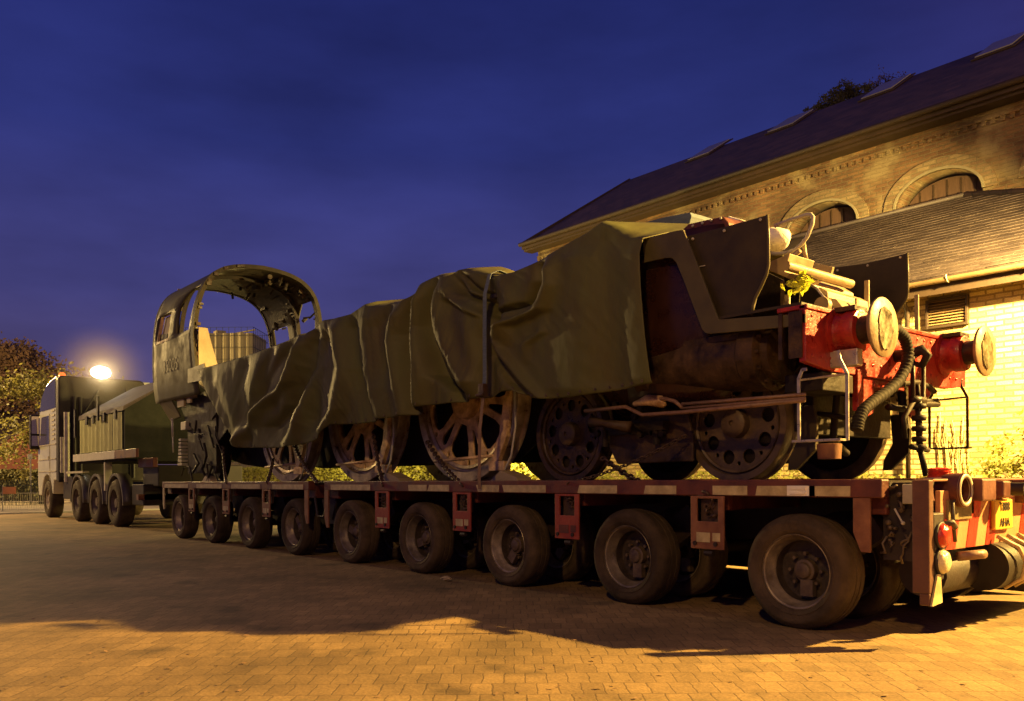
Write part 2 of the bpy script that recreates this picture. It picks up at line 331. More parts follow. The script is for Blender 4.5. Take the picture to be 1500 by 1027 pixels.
# ------------------------------------------------------------------ ground
g = MB(); g.face([(-400, -200, 0), (200, -200, 0), (200, 400, 0), (-400, 400, 0)])
struct(g.build('ground', mat('far_tarmac', (.05, .04, .035), .85, var=.25, scale=1.5)))
g = MB(); g.face([(-28.6, -40, .004), (40, -40, .004), (40, 30, .004), (-28.6, 30, .004)])
struct(g.build('paved_yard', M['pave']))
g = MB(); g.face([(-80, -40, .008), (-27.2, -40, .008), (-28.0, 30, .008), (-80, 30, .008)])
struct(g.build('pale_road', M['gravel']))
# kerb
struct(MB().box((-27.2, -40, 0), (-27.05, 6.3, .06)).build('kerb', M['grey'], bevel=.01))

# ------------------------------------------------------------------ brick hall (main building)
hall = thing('brick_hall', 'long two storey weathered brick hall with slate gable roof and arched windows behind the engine', 'building', (-6, 9, 0))
def arch_pts(x0, x1, z0, zs, rise, n=14):
    """opening: rectangle to springing zs then segmental arch"""
    cx = (x0+x1)/2; hw = (x1-x0)/2; p = [(x0, z0), (x1, z0)]
    for k in range(n+1):
        a = math.pi*k/n; p.append((cx+hw*math.cos(a), zs+rise*math.sin(a)))
    return p
HX0, HX1, EZ = -14.15, 14.0, 7.3
wins = []
for cx in (-12.6, -9.1, -5.75, -3.35+.02, .4, 3.9): wins.append(cx)
wins = [-12.55, -9.15, -5.72, -3.2+.0, .3, 3.8]
wins = [-5.72-3.0*2.35/2.35*k for k in (2, 1)] + [-5.72, -3.30, -.7, 1.9, 4.5]
wins = [-10.3, -8.0, -5.72, -3.48, -1.2, 1.0, 3.3]
holes = [arch_pts(c-.74, c+.74, 4.6, 5.95, .50) for c in wins]
plate('wall', [(HX0, 0), (HX1, 0), (HX1, EZ), (HX0, EZ)], holes, .5, M['brick2'], hall, lambda a, b, c: Vector((a, 9.25+c, b)))
w = MB()
w.prism([(HX0, 9.3, 0), (HX0, 17.1, 0), (HX0, 17.1, 7.2), (HX0, 13.05, 9.9), (HX0, 9.3, 7.35)], (.3, 0, 0))
w.build('gable_wall', brick_mat('gable_brick', (.30, .185, .10), (.21, .115, .065), (.27, .20, .12), swz='YZ', bump=.6), hall)
for c in wins:
    # recessed pale arch band + window
    o = [(c+.98*math.cos(math.pi*k/18), 5.95+.74*math.sin(math.pi*k/18)) for k in range(19)]
    i = [(c+.745*math.cos(math.pi*k/18), 5.95+.505*math.sin(math.pi*k/18)) for k in range(18, -1, -1)]
    plate('arch_band', o+i, [], .05, M['archb'], hall, lambda a, b, cc: Vector((a, 9.0-.022+cc, b)))
    o = [(c+.79*math.cos(math.pi*k/18), 5.95+.55*math.sin(math.pi*k/18)) for k in range(19)]
    plate('arch_edge', o+i, [], .04, M['stone'], hall, lambda a, b, cc: Vector((a, 8.975-.0225+cc, b)))
    wd = plate('window', arch_pts(c-.735, c+.735, 4.6, 5.93, .49), [], .05, M['timber'], hall, lambda a, b, cc: Vector((a, 9.40+cc, b)))
    fr = MB()
    for k in range(1, 6): x = c-.72+1.44*k/6; fr.box((x-.012, 9.352, 4.6), (x+.012, 9.373, 5.93+.45*math.sin(math.acos((x-c)/.74))))
    fr.build('glazing_bar', M['fascia'], wd)
# corbel band (dentils)
d = MB(); x = HX0
d.box((HX0, 8.955, 7.08), (HX1, 8.999, 7.12))
while x < HX1-.1: d.box((x, 8.965, 7.0), (x+.07, 8.998, 7.078)); x += .15
d.build('corbel_band', M['brick2'], hall)
RZ, RY = 10.22, 13.05; OX0 = -14.4
sl = (RZ-7.47)/(RY-8.7)
rf = MB()
rf.prism([(OX0, 8.7, 7.47), (OX0, RY, RZ), (OX0, 17.4, 7.47), (OX0, 17.4, 7.35), (OX0, RY, RZ-.13), (OX0, 8.7, 7.35)], (HX1+.3-OX0, 0, 0))
rf.build('roof', M['slates'], hall)
e = MB(); e.box((OX0, 8.62, 7.30), (HX1+.3, 8.695, 7.45)); e.box((OX0, 8.7, 7.25), (HX1+.2, 9.0, 7.34)); e.build('fascia', M['fascia'], hall)
gt = MB(); gt.tube([(OX0-.02, 8.56, 7.42), (HX1+.3, 8.56, 7.42)], .055, 10); gt.build('gutter', M['fascia'], hall, smooth=True)
mb = MB(); mb.prism([(OX0-.05, 8.66, 7.36), (OX0-.05, 8.66, 7.52), (OX0-.05, RY, RZ+.04), (OX0-.05, 17.4, 7.52), (OX0-.05, 17.4, 7.36), (OX0-.05, RY, RZ-.14)], (.05, 0, 0)); mb.build('bargeboard', M['fascia'], hall)
for px, py in ((1040, 222), (1160, 180), (1300, 130), (1470, 68)):
    # ray to roof plane z = 7.47+(Y-8.7)*sl
    dd = ray(px, py); t = (7.47+(CAM.y-8.7)*sl-CAM.z)/(dd.z-dd.y*sl); p = CAM+dd*t
    q = MB(); y0, y1 = p.y-.55, p.y+.55; z = lambda y: 7.47+(y-8.7)*sl
    q.prism([(p.x-.42, y0, z(y0)+.01), (p.x+.42, y0, z(y0)+.01), (p.x+.42, y1, z(y1)+.01), (p.x-.42, y1, z(y1)+.01)], (0, -.01, .03))
    sk = q.build('skylight', M['fascia'], hall, bevel=.01)
    q = MB(); y0 += .07; y1 -= .07
    q.prism([(p.x-.35, y0-.03, z(y0)+.035), (p.x+.35, y0-.03, z(y0)+.035), (p.x+.35, y1-.03, z(y1)+.035), (p.x-.35, y1-.03, z(y1)+.035)], (0, -.008, .022))
    q.build('pane', M['skyl'], sk)
# ------------------------------------------------------------------ annexe
an = thing('brick_annexe', 'single storey buff brick annexe with slate lean-to roof, brightly lit beside the buffers', 'building', (-3, 6, 0))
AX0, AX1 = -10.2, 3.2
vx0, vx1, vz0, vz1 = -2.38, -1.80, 3.14, 3.56
plate('wall', [(AX0, 0), (AX1, 0), (AX1, 3.74), (AX0, 3.74)], [[(vx0, vz0), (vx1, vz0), (vx1, vz1), (vx0, vz1)]], .25, M['brick1'], an, lambda a, b, c: Vector((a, 6.125+c, b)))
be = M['brick1b'] = brick_mat('buff_brick_end', (.60, .50, .26), (.46, .34, .17), (.62, .55, .36), swz='YZ', bump=.8, vary=.35)
w = MB(); w.box((AX0, 6.25, 0), (AX0+.25, 8.99, 3.8)); w.box((AX1-.25, 6.25, 0), (AX1, 8.99, 3.8)); w.build('end_wall', be, an)
EY, EZA = 5.62, 3.80; P = Vector((-3.0, 8.99, 5.88)); E0, E1 = Vector((AX0-.3, EY, EZA)), Vector((AX1+.3, EY, EZA))
rf = MB()
def rslab(pts, t=.06):
    n = (Vector(pts[1])-Vector(pts[0])).cross(Vector(pts[2])-Vector(pts[0])).normalized()
    if n.z < 0: n = -n
    rf.prism([Vector(p)+n*.0 for p in pts], -n*t)
TL = Vector((AX0-.3, 8.99, 5.88)); TR = Vector((AX1+.3, 8.99, 3.80))
rslab([E0, E1, P, TL]); rslab([E1+Vector((.001, 0, 0)), TR, P+Vector((.001, 0, 0))])
random.seed(17)
ny = 27; slope = (5.88-EZA)/(8.99-EY); ang = math.atan(slope); cyl = math.hypot(8.99-EY, 5.88-EZA)/ny
for c_ in range(ny):
    t0, t1 = c_/ny, (c_+1.35)/ny
    ya, za = EY+(8.99-EY)*t0, EZA+(5.88-EZA)*t0; yb_, zb_ = EY+(8.99-EY)*min(1, t1), EZA+(5.88-EZA)*min(1, t1)
    hipx = E1.x+(P.x-E1.x)*t0-.05; x = AX0-.3+(.12 if c_ % 2 else 0)
    while x < hipx:
        j_ = random.uniform(-.006, .004); w_ = .24+random.uniform(-.004, .0); h0 = .014+random.uniform(0, .010)
        if x+w_ > -5.5: rf.prism([(x, ya+j_, za+h0), (min(hipx, x+w_), ya+j_, za+h0+random.uniform(-.002, .002)), (min(hipx, x+w_), yb_, zb_+.003), (x, yb_, zb_+.003)], (0, 0, -.010))
        x += .245
rf.build('roof', M['tile2'], an)
fl = MB(); fl.tube([P+Vector((0, -.03, .03)), P*.3+TR*.7+Vector((0, -.03, .03)), TR+Vector((0, -.03, .03))], .05, 6); fl.tube([TL+Vector((0, -.02, .03)), P+Vector((0, -.02, .03))], .04, 6); fl.build('flashing', M['slate'], an, smooth=True)
# hipped ridge tiles
fl = MB(); fl.tube([P+Vector((0, -.03, .02)), E1+Vector((0, 0, .02))], .05, 6); fl.build('hip_tiles', M['slates'], an, smooth=True)
MB().box((AX0-.3, EY+.012, EZA-.24), (AX1+.3, EY+.04, EZA-.06)).box((AX0-.2, EY+.042, EZA-.16), (AX1+.2, 5.998, EZA-.14)).build('fascia', M['fascia'], an)
# half round gutter
gm = MB(); gy, gz = EY-.065, EZA-.05
prof = [(gy+.06*math.cos(a), gz+.06*math.sin(a)) for a in [math.pi+math.pi*k/10 for k in range(11)]]
prof2 = [(gy+.052*math.cos(a), gz+.052*math.sin(a)) for a in [2*math.pi-math.pi*k/10 for k in range(11)]]
gm.prism([(AX0-.3, a, b) for a, b in prof+prof2], (AX1-AX0+.6, 0, 0)); gu = gm.build('gutter', mat('gutter_brown', (.16, .10, .05), .45), an, smooth=40)
for k in range(14):
    x = AX0+.3+k*1.0
    MB().tube([(x, gy+.075, gz+.01), (x, gy+.03, gz-.062), (x, gy-.03, gz-.058), (x, gy-.07, gz), (x, gy-.066, gz+.03)], .010, 6).build('bracket', M['galv'], gu, smooth=True)
# louvre vent
lv = MB(); b = .035
lv.box((vx0, 5.94, vz0), (vx0+b, 6.2, vz1)).box((vx1-b, 5.94, vz0), (vx1, 6.2, vz1)).box((vx0+b, 5.94, vz0), (vx1-b, 6.2, vz0+b)).box((vx0+b, 5.94, vz1-b), (vx1-b, 6.2, vz1))
lo = lv.build('louvre_vent', M['fascia'], an, bevel=.004)
sm = MB()
for k in range(9):
    z = vz0+.05+k*.041; sm.prism([(vx0+b, 5.955, z), (vx0+b, 5.965, z-.004), (vx0+b, 6.02, z+.035), (vx0+b, 6.01, z+.039)], (vx1-vx0-2*b, 0, 0))
sm.box((vx0+b, 6.08, vz0+b), (vx1-b, 6.09, vz1-b)); sm.build('slats', mat('louvre_slats', (.22, .14, .07), .5), lo)
# down pipe
MB().tube([(-2.62, 5.9, 0.02), (-2.62, 5.9, 3.45), (-2.62, 5.62, 3.68), (-2.62, gy, gz-.07)], .035, 10).build('downpipe', M['fascia'], an, smooth=True)
# ------------------------------------------------------------------ modular trailer
TR0 = thing('modular_trailer', 'long low dark red trailer on many small wheels, cream edge strips, carrying the engine', 'trailer', (-6, 0, 0))
def dual_wheel(parent, x, y, side, squash=1):
    """single tyre, outer face towards side*Y"""
    s = side; z = .385
    # rim: lip, barrel, dished disc
    prof = [(.250, 0), (.252, .012), (.236, .016), (.226, .05), (.214, .075), (.205, .16), (.150, .175), (.085, .165), (.083, .205), (.001, .205), (.001, .21), (.225, .21), (.252, .20)]
    rim = MB().lathe([(r, -s*h*-1*-1) if False else (r, -s*h*(-1)*(-1)) for r, h in prof], (x, y, z), 'Y', 40, closed=True).build('wheel', M['rim'], parent, smooth=50, at=(x, y, z))
    return rim
def make_wheel(parent, x, y, s):
    z = .385
    f = lambda pr: [(r, -s*h) for r, h in pr]
    w = MB().lathe(f([(.248, .000), (.254, .006), (.250, .014), (.238, .018), (.228, .05), (.214, .085), (.206, .095), (.204, .18), (.222, .20), (.25, .21), (.256, .1)]), (x, y, z), 'Y', 44, closed=True).build('wheel', M['rim'], parent, smooth=50, at=(x, y, z))
    t = MB().lathe(f([(.250, .012), (.258, -.004), (.285, -.016), (.288, -.012), (.325, -.020), (.345, -.016), (.349, -.010), (.368, .004), (.380, .022), (.385, .045), (.385, .085), (.378, .088), (.378, .096), (.385, .099), (.385, .14), (.378, .143), (.378, .151), (.385, .154), (.385, .195), (.376, .215), (.345, .232), (.285, .236), (.25, .22)]), (x, y, z), 'Y', 56, closed=True).build('tyre', M['tyre'], w, smooth=50, at=(x, y, z))
    dsh = MB().lathe(f([(.001, .165), (.10, .165), (.15, .178), (.20, .172), (.2035, .10), (.2045, .10), (.2045, .205), (.001, .205)]), (x, y, z), 'Y', 32)
    dsh.build('dish', M['dish'], w, smooth=40, at=(x, y, z))
    h = MB().lathe(f([(.001, .085), (.035, .085), (.050, .092), (.058, .11), (.075, .115), (.078, .16), (.001, .161)]), (x, y, z), 'Y', 20)
    for k in range(8):
        a = k*math.pi/4; p = (x+.115*math.cos(a), y-s*.155, z+.115*math.sin(a)); h.tube([p, (p[0], y-s*.125, p[2])], .013, 6)
    # brake lever seen inside the dish
    h.box((x-.02, y-s*.15, z-.17) if s < 0 else (x-.02, y-s*.15, z-.17), (x+.07, y-s*.10, z-.06))
    h.build('hub', M['hub'], w, smooth=40, at=(x, y, z))
    return w
first = {}
axle_x = [0, -1.5, -3.0, -4.5, -6.0, -7.5, -9.0, -10.5, -12.0]
for s, y in ((-1, -1.45), (-1, -.83), (1, 1.45), (1, .83)):
    w0 = make_wheel(TR0, 0, y, s)
    for k, ax in enumerate(axle_x[1:]):
        c = copy_tree(w0, None, (ax, 0, 0)); c.parent = TR0
        c.rotation_euler = (0, R(37*k+20*(y > 0)), 0)
sp = MB(); sp.box((-12.7, -.42, .50), (.62, .42, .93)); sp.build('spine', M['tdark'], TR0, bevel=.01)
ax = MB()
for x in axle_x:
    ax.tube([(x, -1.3, .385), (x, 1.3, .385)], .055, 10)
    for s in (-1, 1):
        ax.prism([(x-.10, s*1.0-.05, .40), (x+.10, s*1.0-.05, .40), (x+.42, s*1.0-.05, .62), (x+.30, s*1.0-.05, .80), (x+.05, s*1.0-.05, .62)], (0, .1, 0))
ax.build('axle_arms', M['tdark'], TR0)
# deck sheets and cross beams
mods = [(-6.52, .62), (-12.75, -6.95)]
dk = MB()
for a, b in mods:
    dk.box((a, -.42, .935), (b, .42, .985))
    dk.box((a, -1.40, .955), (b, -.43, .982)); dk.box((a, .43, .955), (b, 1.40, .982))
dk.build('deck', M['tdark'], TR0)
M['tredd'] = mat('trailer_red_grimy', (.05, .012, .010), .6, col2=(.15, .030, .02), scale=4, rvar=.15, bump=.2)
br = [-.66, -2.12, -3.62, -5.12, -8.22, -9.70, -11.2]
for x in br+[.5, -6.44, -7.05, -12.65]:
    for y0, y1 in ((-1.398, -.425), (.425, 1.398)): MB().box((x-.10, y0, .78), (x+.10, y1, .950)).build('cross_beam', M['tredd'], TR0, bevel=.008)
for s in (-1, 1):
    for a, b in mods:
        y0, y1 = (s*1.5, s*1.405) if s < 0 else (1.405, 1.5)
        rl = MB(); rl.box((a, min(y0, y1), .885), (b, max(y0, y1), 1.0)); rail = rl.build('side_rail', M['tred'], TR0, bevel=.008)
        if s < 0:
            rnd = random.Random(3)
            marks = [(.42, .05), (.18, -.25), (-.33, -.62), (-.95, -1.25), (-1.55, -1.98), (-2.4, -3.0), (-3.05, -3.4), (-3.85, -4.2), (-4.25, -4.6), (-5.4, -6.35)] if a > -6.9 else [(-7.1, -8.05), (-8.45, -9.5), (-9.9, -11.0), (-11.4, -12.6)]
            for m0, m1 in marks:
                k = rnd.uniform(-.03, .05)
                MB().prism([(m1-k, -1.5035, .893), (m0, -1.5035, .893), (m0, -1.5035, .958), (m1, -1.5035, .958)], (0, .003, 0)).build('reflective_strip', M['cream'], rail)
MB().box((-.02, -1.506, .893), (.14, -1.5035, .960)).box((.0, -1.515, .905), (.12, -1.506, .922)).box((.0, -1.515, .935), (.12, -1.506, .952)).build('marker_lamp', M['white'], TR0)
MB().box((-12.6, 1.43, .03), (.45, 1.46, .88)).build('far_light_block', M['tdark'], TR0)  # added unseen panel that keeps light from under the trailer
# outrigger bracket plates
def bracket(x, wd, zb, m, pad):
    ol = [(x-wd, zb), (x+wd, zb), (x+wd, .884), (x-wd, .884)]
    h = [(x-wd*.62, .70), (x+wd*.66, .70), (x+wd*.66, .865), (x-wd*.62, .865)]
    bo = plate('outrigger_bracket', ol, [h], .02, m, TR0, lambda a, b, c: Vector((a, -1.51+c, b)), bevel=.004)
    k = MB(); k.box((x-wd*.6, -1.47, .69), (x+wd*.65, -1.44, .87))
    for q in range(7):
        a = random.uniform(x-wd*.4, x+wd*.4); z = random.uniform(.71, .86)
        k.lathe([(.020+.008*math.cos(t), .008*math.sin(t)) for t in [j*math.pi/3 for j in range(6)]], (a, -1.48+random.uniform(-.015, .01), z), random.choice('XYZ'), 10, closed=True)
    k.build('pocket', M['chain'], bo)
    b2 = MB(); b2.box((x-wd*.62, -1.5235, zb+.05), (x+wd*.2, -1.521, zb+.12)); b2.box((x+wd*.35, -1.5235, zb+.06), (x+wd*.8, -1.521, zb+.12)); b2.build('pad', M['cream'] if pad else M['tred'], bo)
    b3 = MB()
    for dx in (-wd*.7, wd*.55): b3.tube([(x+dx, -1.535, zb+.04), (x+dx, -1.521, zb+.04)], .016, 8)
    b3.tube([(x-wd*.2, -1.50, zb-.03), (x+wd*.3, -1.50, zb-.03)], .022, 8)
    b3.build('bolts', M['tdark'], bo)
M['tredb'] = mat('bracket_red', (.20, .026, .016), .5, col2=(.30, .06, .032), scale=6)
M['tpale'] = mat('bracket_dusty_pink', (.13, .045, .022), .55, col2=(.26, .115, .055), scale=6)
for i, x in enumerate(br): bracket(x, .145 if i < 4 else .13, (.50, .50, .50, .47, .50, .50, .50)[i], M['tredb'] if i in (1, 2, 3) else M['tpale'], i != 1)
# end plates of each module
for x, w, zb, mm in ((.49, .055, .55, M['tpale']), (-6.47, .05, .42, M['tpale']), (-7.02, .05, .45, M['tpale']), (-12.68, .04, .5, M['cream'])):
    MB().prism([(x-w, -1.5, .884), (x+w, -1.5, .884), (x+w, -1.5, zb), (x-w*.1, -1.5, zb), (x-w, -1.5, zb+.12)], (0, .02, 0)).build('end_plate', mm, TR0, bevel=.003)
# module coupling hoses
k = MB()
for j in range(7):
    y = -1.42+j*.12; k.tube([(-6.55, y, .8-.05*(j % 3)), (-6.68, y, .55-.03*(j % 2)), (-6.85, y, .55), (-6.93, y, .8-.04*(j % 3))], .018, 6)
k.box((-6.85, -1.3, .45), (-6.6, .3, .88)); k.build('coupling_hoses', M['tdark'], TR0)
# valve cabinet at the rear corner
vc = MB(); vc.box((.56, -1.36, .50), (.80, -1.30, .98)); vb = vc.build('valve_panel', M['tdark'], TR0)
k = MB()
random.seed(11)
for j in range(16):
    x = random.uniform(.58, .80); z = random.uniform(.62, .96); k.tube([(x, -1.37, z), (x+random.uniform(-.01, .01), -1.40, z)], random.uniform(.008, .02), 8)
for j in range(9):
    x = random.uniform(.57, .80); z = random.uniform(.55, .95); pts = []
    for q in range(6): pts.append((x, -1.39-.02*math.sin(q*.7), z)); x += random.uniform(-.03, .03); z += random.uniform(-.05, .02)
    k.tube(pts, .007, 6)
k.build('valves', M['hub'], vb, smooth=True)
MB().box((.70, -1.41, .85), (.77, -1.37, .97)).build('gauge_box', M['galv'], vb, bevel=.006)
MB().tube([(.66, -1.42, .82), (.71, -1.43, .74)], .006, 6).sph((.715, -1.43, .735), .012).build('lever', M['grey'], vb)
tank = MB(); tank.tube([(.66, -1.05, .40), (.66, .2, .40)], .15, 20); tank.build('air_tank', M['tdark'], TR0, smooth=50)
# rear corner post and lamps
XR = .90
po = MB(); po.box((.80, -1.5, .33), (XR, -1.44, .995)); po.box((.84, -1.5, .26), (XR, -1.44, .33)); po.build('corner_post', M['post'], TR0, bevel=.006)
MB().prism([(XR+.002, -1.5, .26), (XR+.002, -1.36, .27), (XR+.002, -1.38, .44), (XR+.002, -1.42, .44)], (.012, 0, 0)).build('mud_flap', M['cream'], TR0)
MB().box((.83, -1.44, .40), (XR, -1.30, .80)).build('lamp_bracket', M['tdark'], TR0, bevel=.01)
for nm, z, mm in (('tail_lamp', .665, M['rlens']), ('reversing_lamp', .51, M['wlens'])):
    l0 = MB().lathe([(.001, 0), (.070, 0), (.073, .012), (.062, .035), (.035, .048), (.001, .052)], (XR+.002, -1.355, z), 'X', 28).build(nm, mm, TR0, smooth=60)
    MB().lathe([(.070, -.01), (.080, -.01), (.082, .01), (.074, .016), (.070, .012)], (XR+.002, -1.355, z), 'X', 28, closed=True).build('lamp_ring', M['tdark'], l0, smooth=True)
# rear board with red stripes painted for shadow diagonals, reaching across the tail
bd = MB(); bd.box((.84, -1.28, .565), (.87, 1.28, .93)); board = bd.build('rear_board', M['pink'], TR0, bevel=.004)
k = MB()
k.prism([(.872, -1.25, .72), (.872, -.80, .78), (.872, -.80, .90), (.872, -.84, .90), (.872, -.86, .80), (.872, -1.25, .755)], (.002, 0, 0))
for y in (-1.22, -.92, -.62, -.05, .55, 1.0): MB().prism([(.872, y, .57), (.872, y+.14, .57), (.872, y+.26, .925), (.872, y+.12, .925)], (.002, 0, 0)).build('shadow_stripe', M['tape_shade'], board)
k.build('red_tape_strip', M['tape_shade'], board)
MB().box((.871, -1.2, .75), (.885, -.86, .87)).build('reflector_panel', mat('khaki_reflector', (.20, .16, .07), .5), board)
def tR(y0, z0): return lambda a, b, c: Vector((.906+c, y0+a, z0+b))
MB().box((.872, -.36-.17, .66), (.903, -.36+.13, .86)).build('number_plate', M['plate'], TR0, bevel=.01)
np_ = [o for o in TR0.children if o.name.startswith('number_plate')][0]
text_mb('T888', .082, tR(-.38, .81)).build('characters', M['ink'], np_)
text_mb('AHA', .082, tR(-.38, .705)).build('characters', M['ink'], np_)
# couplings on the tail
k = MB(); k.lathe([(.001, 0), (.105, 0), (.105, .15), (.075, .15), (.068, .03), (.001, .03)], (.78, -1.06, .93), 'X', 28); k.build('drawbar_socket', M['tred'], TR0, smooth=40)
MB().lathe([(.072, .14), (.082, .155), (.098, .155), (.106, .14)], (.78, -1.06, .93), 'X', 28, closed=True).build('socket_rim', M['galv'], TR0, smooth=True)
for lo_, hi_ in (((.76, -.94, .86), (.98, -.72, 1.0)), ((.78, -.66, .88), (1.0, -.54, .985)), ((.76, -.5, .87), (.93, -.30, .975)), ((.74, -.1, .83), (.96, .22, .99)), ((.74, .45, .83), (.96, .9, .99))):
    MB().box(lo_, hi_).build('coupling_block', M['tred'], TR0, bevel=.012)
MB().tube([(.8, -.4, .93), (1.04, -.4, .93)], .045, 12).build('coupling_pin', M['tdark'], TR0, smooth=50)
MB().box((.74, -1.35, .985), (.86, 1.35, 1.0)).build('tail_edge', M['tpale'], TR0, bevel=.004)
k = MB()
for j in range(6):
    y = -.50+j*.17
    k.tube([(.90, y, .62), (.93, y+.02, .60), (1.0, y+.08, .55), (1.03, y+.12, .45), (1.0, y+.14, .34), (.9, y+.12, .27)], .014, 8)
k.build('hoses', mat('pale_hose', (.42, .32, .16), .5), TR0, smooth=True)
MB().tube([(.83, -.55, .42), (.83, 1.2, .42)], .16, 24).build('rear_air_tank', M['vdark'], TR0, smooth=50)
MB().tube([(.87, -1.0, .93), (.90, -1.18, .85), (.91, -1.2, .74), (.905, -1.16, .62)], .012, 8).tube([(.88, -1.3, .72), (.93, -1.26, .74), (.93, -1.22, .71)], .02, 8).build('rubber_cable', M['ink'], TR0, smooth=True)
MB().tube([(.88, -1.05, .52), (.95, -.92, .53), (.96, -.88, .53)], .03, 10).build('exhaust_stub', M['pipe'], TR0, smooth=True)
# red beacon on the deck corner
b0 = thing('beacon', 'low round red ribbed beacon sitting on the rear deck corner of the trailer', 'beacon', (.77, -1.05, 1.0))
k = MB(); k.lathe([(.001, 0), (.085, 0), (.085, .012), (.070, .014), (.072, .022), (.066, .026), (.072, .032), (.066, .038), (.072, .044), (.066, .05), (.070, .06), (.05, .068), (.001, .070)], (.77, -1.05, 1.002), 'Z', 28); k.build('lens', M['rlens'], b0, smooth=40)
MB().lathe([(.001, -.002), (.095, -.002), (.095, .006), (.001, .007)], (.77, -1.05, 1.002), 'Z', 28).build('base', M['galv'], b0, smooth=40)

# ------------------------------------------------------------------ steam engine chassis
LO = thing('steam_engine', 'stripped black steam engine with hollow cab and red buffer beam on the trailer deck', 'steam engine', (-6, 0, 1.0))
RA = .978
# rails under the wheels
for y in (-.75, .75): pass
def rail_thing(y, lab):
    k = MB(); k.prism([(-13.0, y-.05, .985), (-13.0, y+.05, .985), (-13.0, y+.05, .99), (-13.0, y+.03, 1.0), (-13.0, y-.03, 1.0), (-13.0, y-.05, .99)], (13.4, 0, 0))
def steelwheel(x, y, r, kind, mname):
    s = -1 if y < 0 else 1
    z = RA+r
    T = lambda a, b, c: Vector((x+a, y+c*s, z+b))
    at = (x, y, z)
    if kind == 'bogie':
        big = [circ(r*.60*math.cos(t), r*.60*math.sin(t), r*.125, 18) for t in [k*2*math.pi/9+.2 for k in range(9)]]
        sml = [circ(r*.68*math.cos(t), r*.68*math.sin(t), r*.04, 10) for t in [(k+.5)*2*math.pi/9+.2 for k in range(9)]]
        w = plate('wheel', circ(0, 0, r*.80, 48), big+sml, .03, M[mname], LO_at(at), T)
    else:
        n = 6; hol = []
        for k in range(n):
            t = k*2*math.pi/n+.26
            def P(rr, da): return (rr*r*math.cos(t+da), rr*r*math.sin(t+da))
            hol.append([P(.32, -.20), P(.32, .20), P(.45, .27), P(.60, .30), P(.70, .27), P(.745, .16), P(.755, 0), P(.745, -.16), P(.70, -.27), P(.60, -.30), P(.45, -.27)])
            t += math.pi/n
            hol.append([P(.40, -.05), P(.38, 0), P(.40, .05), P(.55, .085), P(.68, .09), P(.73, .05), P(.74, 0), P(.73, -.05), P(.68, -.09), P(.55, -.085)])
            for q in (-.24, .24): hol.append([( .765*r*math.cos(t+q)+.022*r*1.3*math.cos(u), .765*r*math.sin(t+q)+.03*r*1.3*math.sin(u)) for u in [j*math.pi/5 for j in range(10)]])
        w = plate('wheel', circ(0, 0, r*.84, 56), hol, .035, M[mname], LO_at(at), T)
    f = lambda pr: [(a*r, b*s) for a, b in pr]
    # black disc added behind the holes so that they show dark
    ri = MB().lathe(f([(.80, .035), (.835, .045), (.85, .02), (.87, .02), (.88, .060), (.99, .062), (1.0, .05), (1.005, -.045), (1.045, -.055), (1.05, -.075), (.96, -.085), (.80, -.08), (.79, -.04)]), at, 'Y', 64, closed=True).build('tyre', M[mname] if kind == 'bogie' else M['rust2'], w, smooth=40, at=at)
    if kind == 'bogie': MB().lathe([(.001, -.05*s), (.79*r, -.05*s), (.79*r, -.035*s), (.001, -.035*s)], at, 'Y', 32).build('hole_backing', M['black'], w, at=at)
    hb = MB().lathe([(.001*r, .085*s), (.045*r, .085*s), (.05*r, .105*s), (.20*r, .10*s), (.235*r, .085*s), (.25*r, .0), (.25*r, -.10*s), (.001*r, -.10*s)], at, 'Y', 36)
    hb.build('hub', M['wheeltan'] if kind == 'bogie' else M[mname], w, smooth=40, at=at)
    return w
class _P:  # stand-in so that plate() can build at a given origin
    pass
def LO_at(at):
    LO['_at'] = 0
    return LO
M['rust2'] = mat('worn_tyre', (.12, .075, .04), .38, .3, col2=(.62, .50, .34), scale=4, rvar=.15)
bog = [-.918, -2.823]; drv = [-4.50, -6.786, -9.07]; trl = -12.12
for y in (-.75, .75):
    for x in bog: steelwheel(x, y, .47, 'bogie', 'wheelblk' if x < -2 else 'wheeltan2' if 'wheeltan2' in M else 'wheeltan')
    for x in drv: steelwheel(x, y, .94, 'drv', 'rust')
    steelwheel(trl, y, .545, 'bogie', 'wheelblk')
if '_at' in LO: del LO['_at']
ax = MB()
for x, r in [(bog[0], .47), (bog[1], .47)]+[(d, .94) for d in drv]+[(trl, .545)]: ax.tube([(x, -.72, RA+r), (x, .72, RA+r)], .09, 14)
ax.build('axles', M['black'], LO, smooth=50)
# main frames with openings
for s in (-1, 1):
    ol = [(-13.6, 1.9), (-12.9, 1.55), (-11.4, 1.3), (-10.4, 1.22), (-3.9, 1.22), (-3.5, 1.45), (-.9, 1.5), (-.5, 1.9), (-.12, 1.78), (-.12, 2.10), (-1.3, 2.5), (-11.0, 2.35), (-13.6, 2.35)]
    hol = [circ(x, 2.12, .13, 16) for x in (-5.7, -7.9)]
    plate('frame_plate', ol, hol, .03, M['black'], LO, lambda a, b, c, s=s: Vector((a, s*.52+c, b)))
k = MB()
for x in (-1.8, -3.7, -5.6, -7.9, -10.1, -11.4, -13.2): k.box((x-.04, -.50, 1.75), (x+.04, .50, 2.35))
k.build('stretchers', M['black'], LO)
# ash pan / firebox stays filling the dark middle
k = MB(); k.box((-11.3, -.45, 1.75), (-9.6, .45, 2.6)); k.box((-9.4, -.4, 2.35), (-3.4, .4, 2.55)); k.build('ashpan', M['black'], LO)
